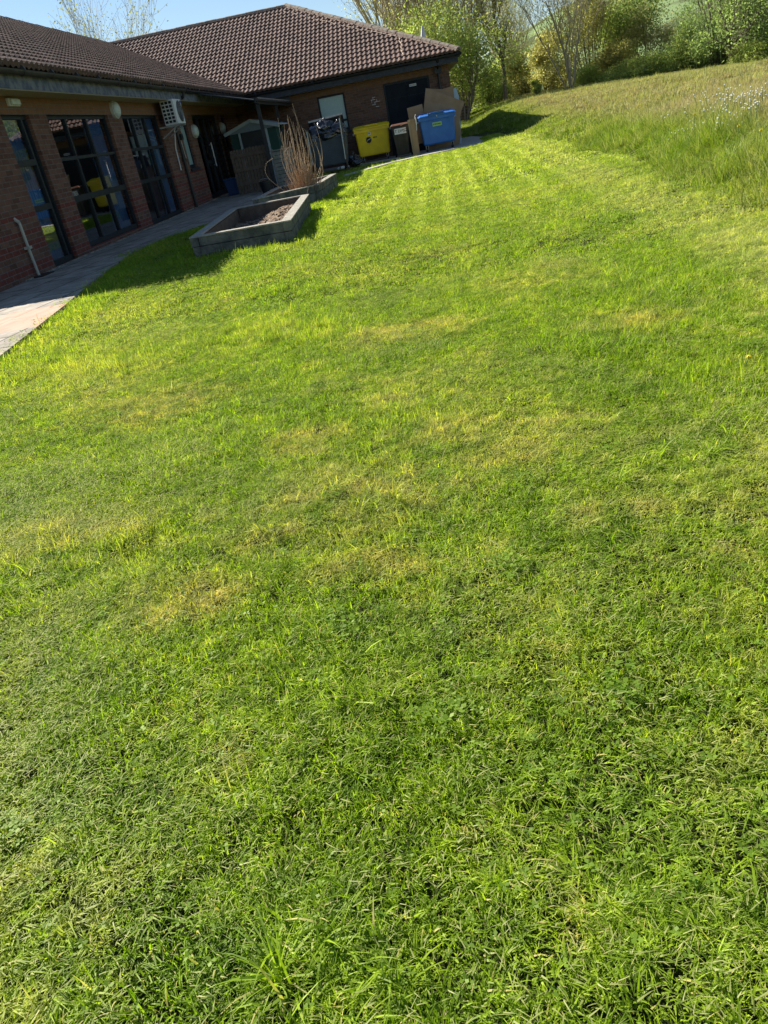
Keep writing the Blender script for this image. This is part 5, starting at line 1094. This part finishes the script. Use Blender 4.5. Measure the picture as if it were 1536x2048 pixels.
x, y, rs = points(-4.6, 4.2, -.5, 12, .15, lambda x,y: EDGE(x,y) & vis(x,y,.4) & ring_ok(x,y,.1) & cl_(x,y+7,3.2,.6), seed=22)
place('grass_clippings', x, y, rs, heap_c, 5, .8, .6, 1.3, hvar=.2, label='pale dry clippings lying in swathes on the lawn')
x, y, rs = points(-4.6, 4.2, -.5, 14, .3, lambda x,y: EDGE(x,y) & vis(x,y,.4) & ring_ok(x,y,.1) & cl_(x+4,y,4.5,.72), seed=23)
place('lawn_weeds', x, y, rs, rose_c, 4, .75, .6, 1.2, hvar=.2, label='dark clover and broad leaved weeds dotted over the lawn')
# small tufts along every edge of the lawn
tuft_c = patch_collection('edge_grass', lambda rs: [blades(rs, 260, .2, .055, .007, .7, .8, 3), weeds(rs, 4, .18, .03, .014)], 5, MG_lawn)
x, y, rs = points(-5.5, 3.2, 1, 30, .105, lambda x,y: EDGE(x,y) & (free(x,y) | free(x+.06+.05*fbm(x*4,y*4,1),y)) & ~ring_ok(x,y,.5) & vis(x,y), seed=4)
place('lawn_grass', x, y, rs, tuft_c, 5, 1.1, hvar=.5, label='rougher grass along paths and planters')
# long grass of the bank
mead_c = patch_collection('meadow_grass', lambda rs: [blades(rs, 1500, .8, .17, .006, .7, .95, 4, clump=1.4), blades(rs, 120, .8, .2, .005, .5, .7, 3, kind=1.0)], 5, MG_mead)
x, y, rs = points(2.2, 9, 1.5, 17, .48, lambda x,y: (x > edge_x(y)+.1+.12*fbm(x*2,y*2,1.5)) & vis(x,y,1.2), seed=5)
dd = x - edge_x(y); place('meadow_grass', x, y, rs, mead_c, 5, (.6+.5*np.exp(-((dd-.35)/.6)**2))*rs.uniform(.6,1.15,len(x)), hvar=.5, label='long uncut grass on the bank at the right')
mf_c = patch_collection('far_meadow', lambda rs: [blades(rs, 1300, 1.3, .11, .015, .7, .8, 3, clump=1), blades(rs, 240, 1.3, .15, .012, .5, .6, 3, kind=1.0)], 5, MG_mead)
x, y, rs = points(2.5, 22, 15, 58, .85, lambda x,y: (x > edge_x(np.minimum(y,31))-.12*np.clip(y-31,0,8)+.2) & vis(x,y,1.2) & (y < 62) & (x+y*.55 < 45) & free(x,y), seed=6)
place('meadow_grass', x, y, rs, mf_c, 5, .9, hvar=.4, label='dry seeding meadow grass below the trees')
# grass in front of the far trees left of the bank
x, y, rs = points(1.7, 5, 34.5, 60, .7, lambda x,y: free(x,y) & (x <= edge_x(np.minimum(y,31))-.12*np.clip(y-31,0,8)+.4), seed=8)
if len(x): place('meadow_grass', x, y, rs, mf_c, 5, .7, label='rough grass beyond the building corner')
# white flowers on the bank
fl_c = bpy.data.collections.new('flower_heads'); M_dstalk = mat('flower_stalk', (.16,.24,.06)); M_petal = mat('petal', (.8,.8,.76), .8)
for i in range(3):
    rs_ = random.Random(i); st_m = MB(); hd = MB()
    for k in range(5):
        px, py, pz = rs_.gauss(0,.12), rs_.gauss(0,.12), rs_.uniform(.12,.22); st_m.tube([(px*.8,py*.8,0),(px,py,pz)], .002, 3, False); hd.ell((px,py,pz),(.009,.009,.006),6,4)
    me = bpy.data.meshes.new('flower'); me.from_pydata(st_m.v+hd.v, [], st_m.f+[tuple(q+st_m.n for q in f) for f in hd.f]); me.materials.append(M_dstalk); me.materials.append(M_petal)
    me.polygons.foreach_set('material_index', [0]*len(st_m.f)+[1]*len(hd.f)); ob = bpy.data.objects.new(f'flower_{i}', me); fl_c.objects.link(ob)
rs = np.random.RandomState(12); n_ = 40; tt = rs.uniform(0,1,n_)**.8; x = 3.85+tt*.75+rs.normal(size=n_)*.16; y = 11.4-tt*.3+rs.normal(size=n_)*.9
place('white_wildflowers', x, y, rs, fl_c, 3, 1, label='drift of small white flowers on the bank')
# dandelions
def dandelion(x, y, label, h=.2, r=.02):
    t = thing('dandelion', label, 'flower', (x, y, float(ground_z(x,y))), 0, 'yellow dandelions'); mb = MB(); mb.tube([(0,0,0),(.01,0,h*.6),(.015,0,h)], .003, 5); mb.build('stalk', M_dstalk, t); mb = MB(); mb.ell((.015,0,h),(r,r,r*.6),10,6,lambda p: .85+.25*math.sin(math.atan2(p.y,p.x)*7)); mb.build('flower_head', M_dand, t)
M_dand = mat('dandelion_yellow', (.75,.55,.01), .7)
dandelion(3.51, 9.19, 'yellow dandelion on the bank, left one of the near pair', .2); dandelion(3.43, 8.41, 'yellow dandelion on the bank nearest the right edge of the view', .2)
dandelion(3.82, 11.53, 'yellow dandelion on the bank left of the white flower drift', .2); dandelion(1.3, 3.2, 'lone small yellow dandelion on the mown lawn at the right', .035, .012)
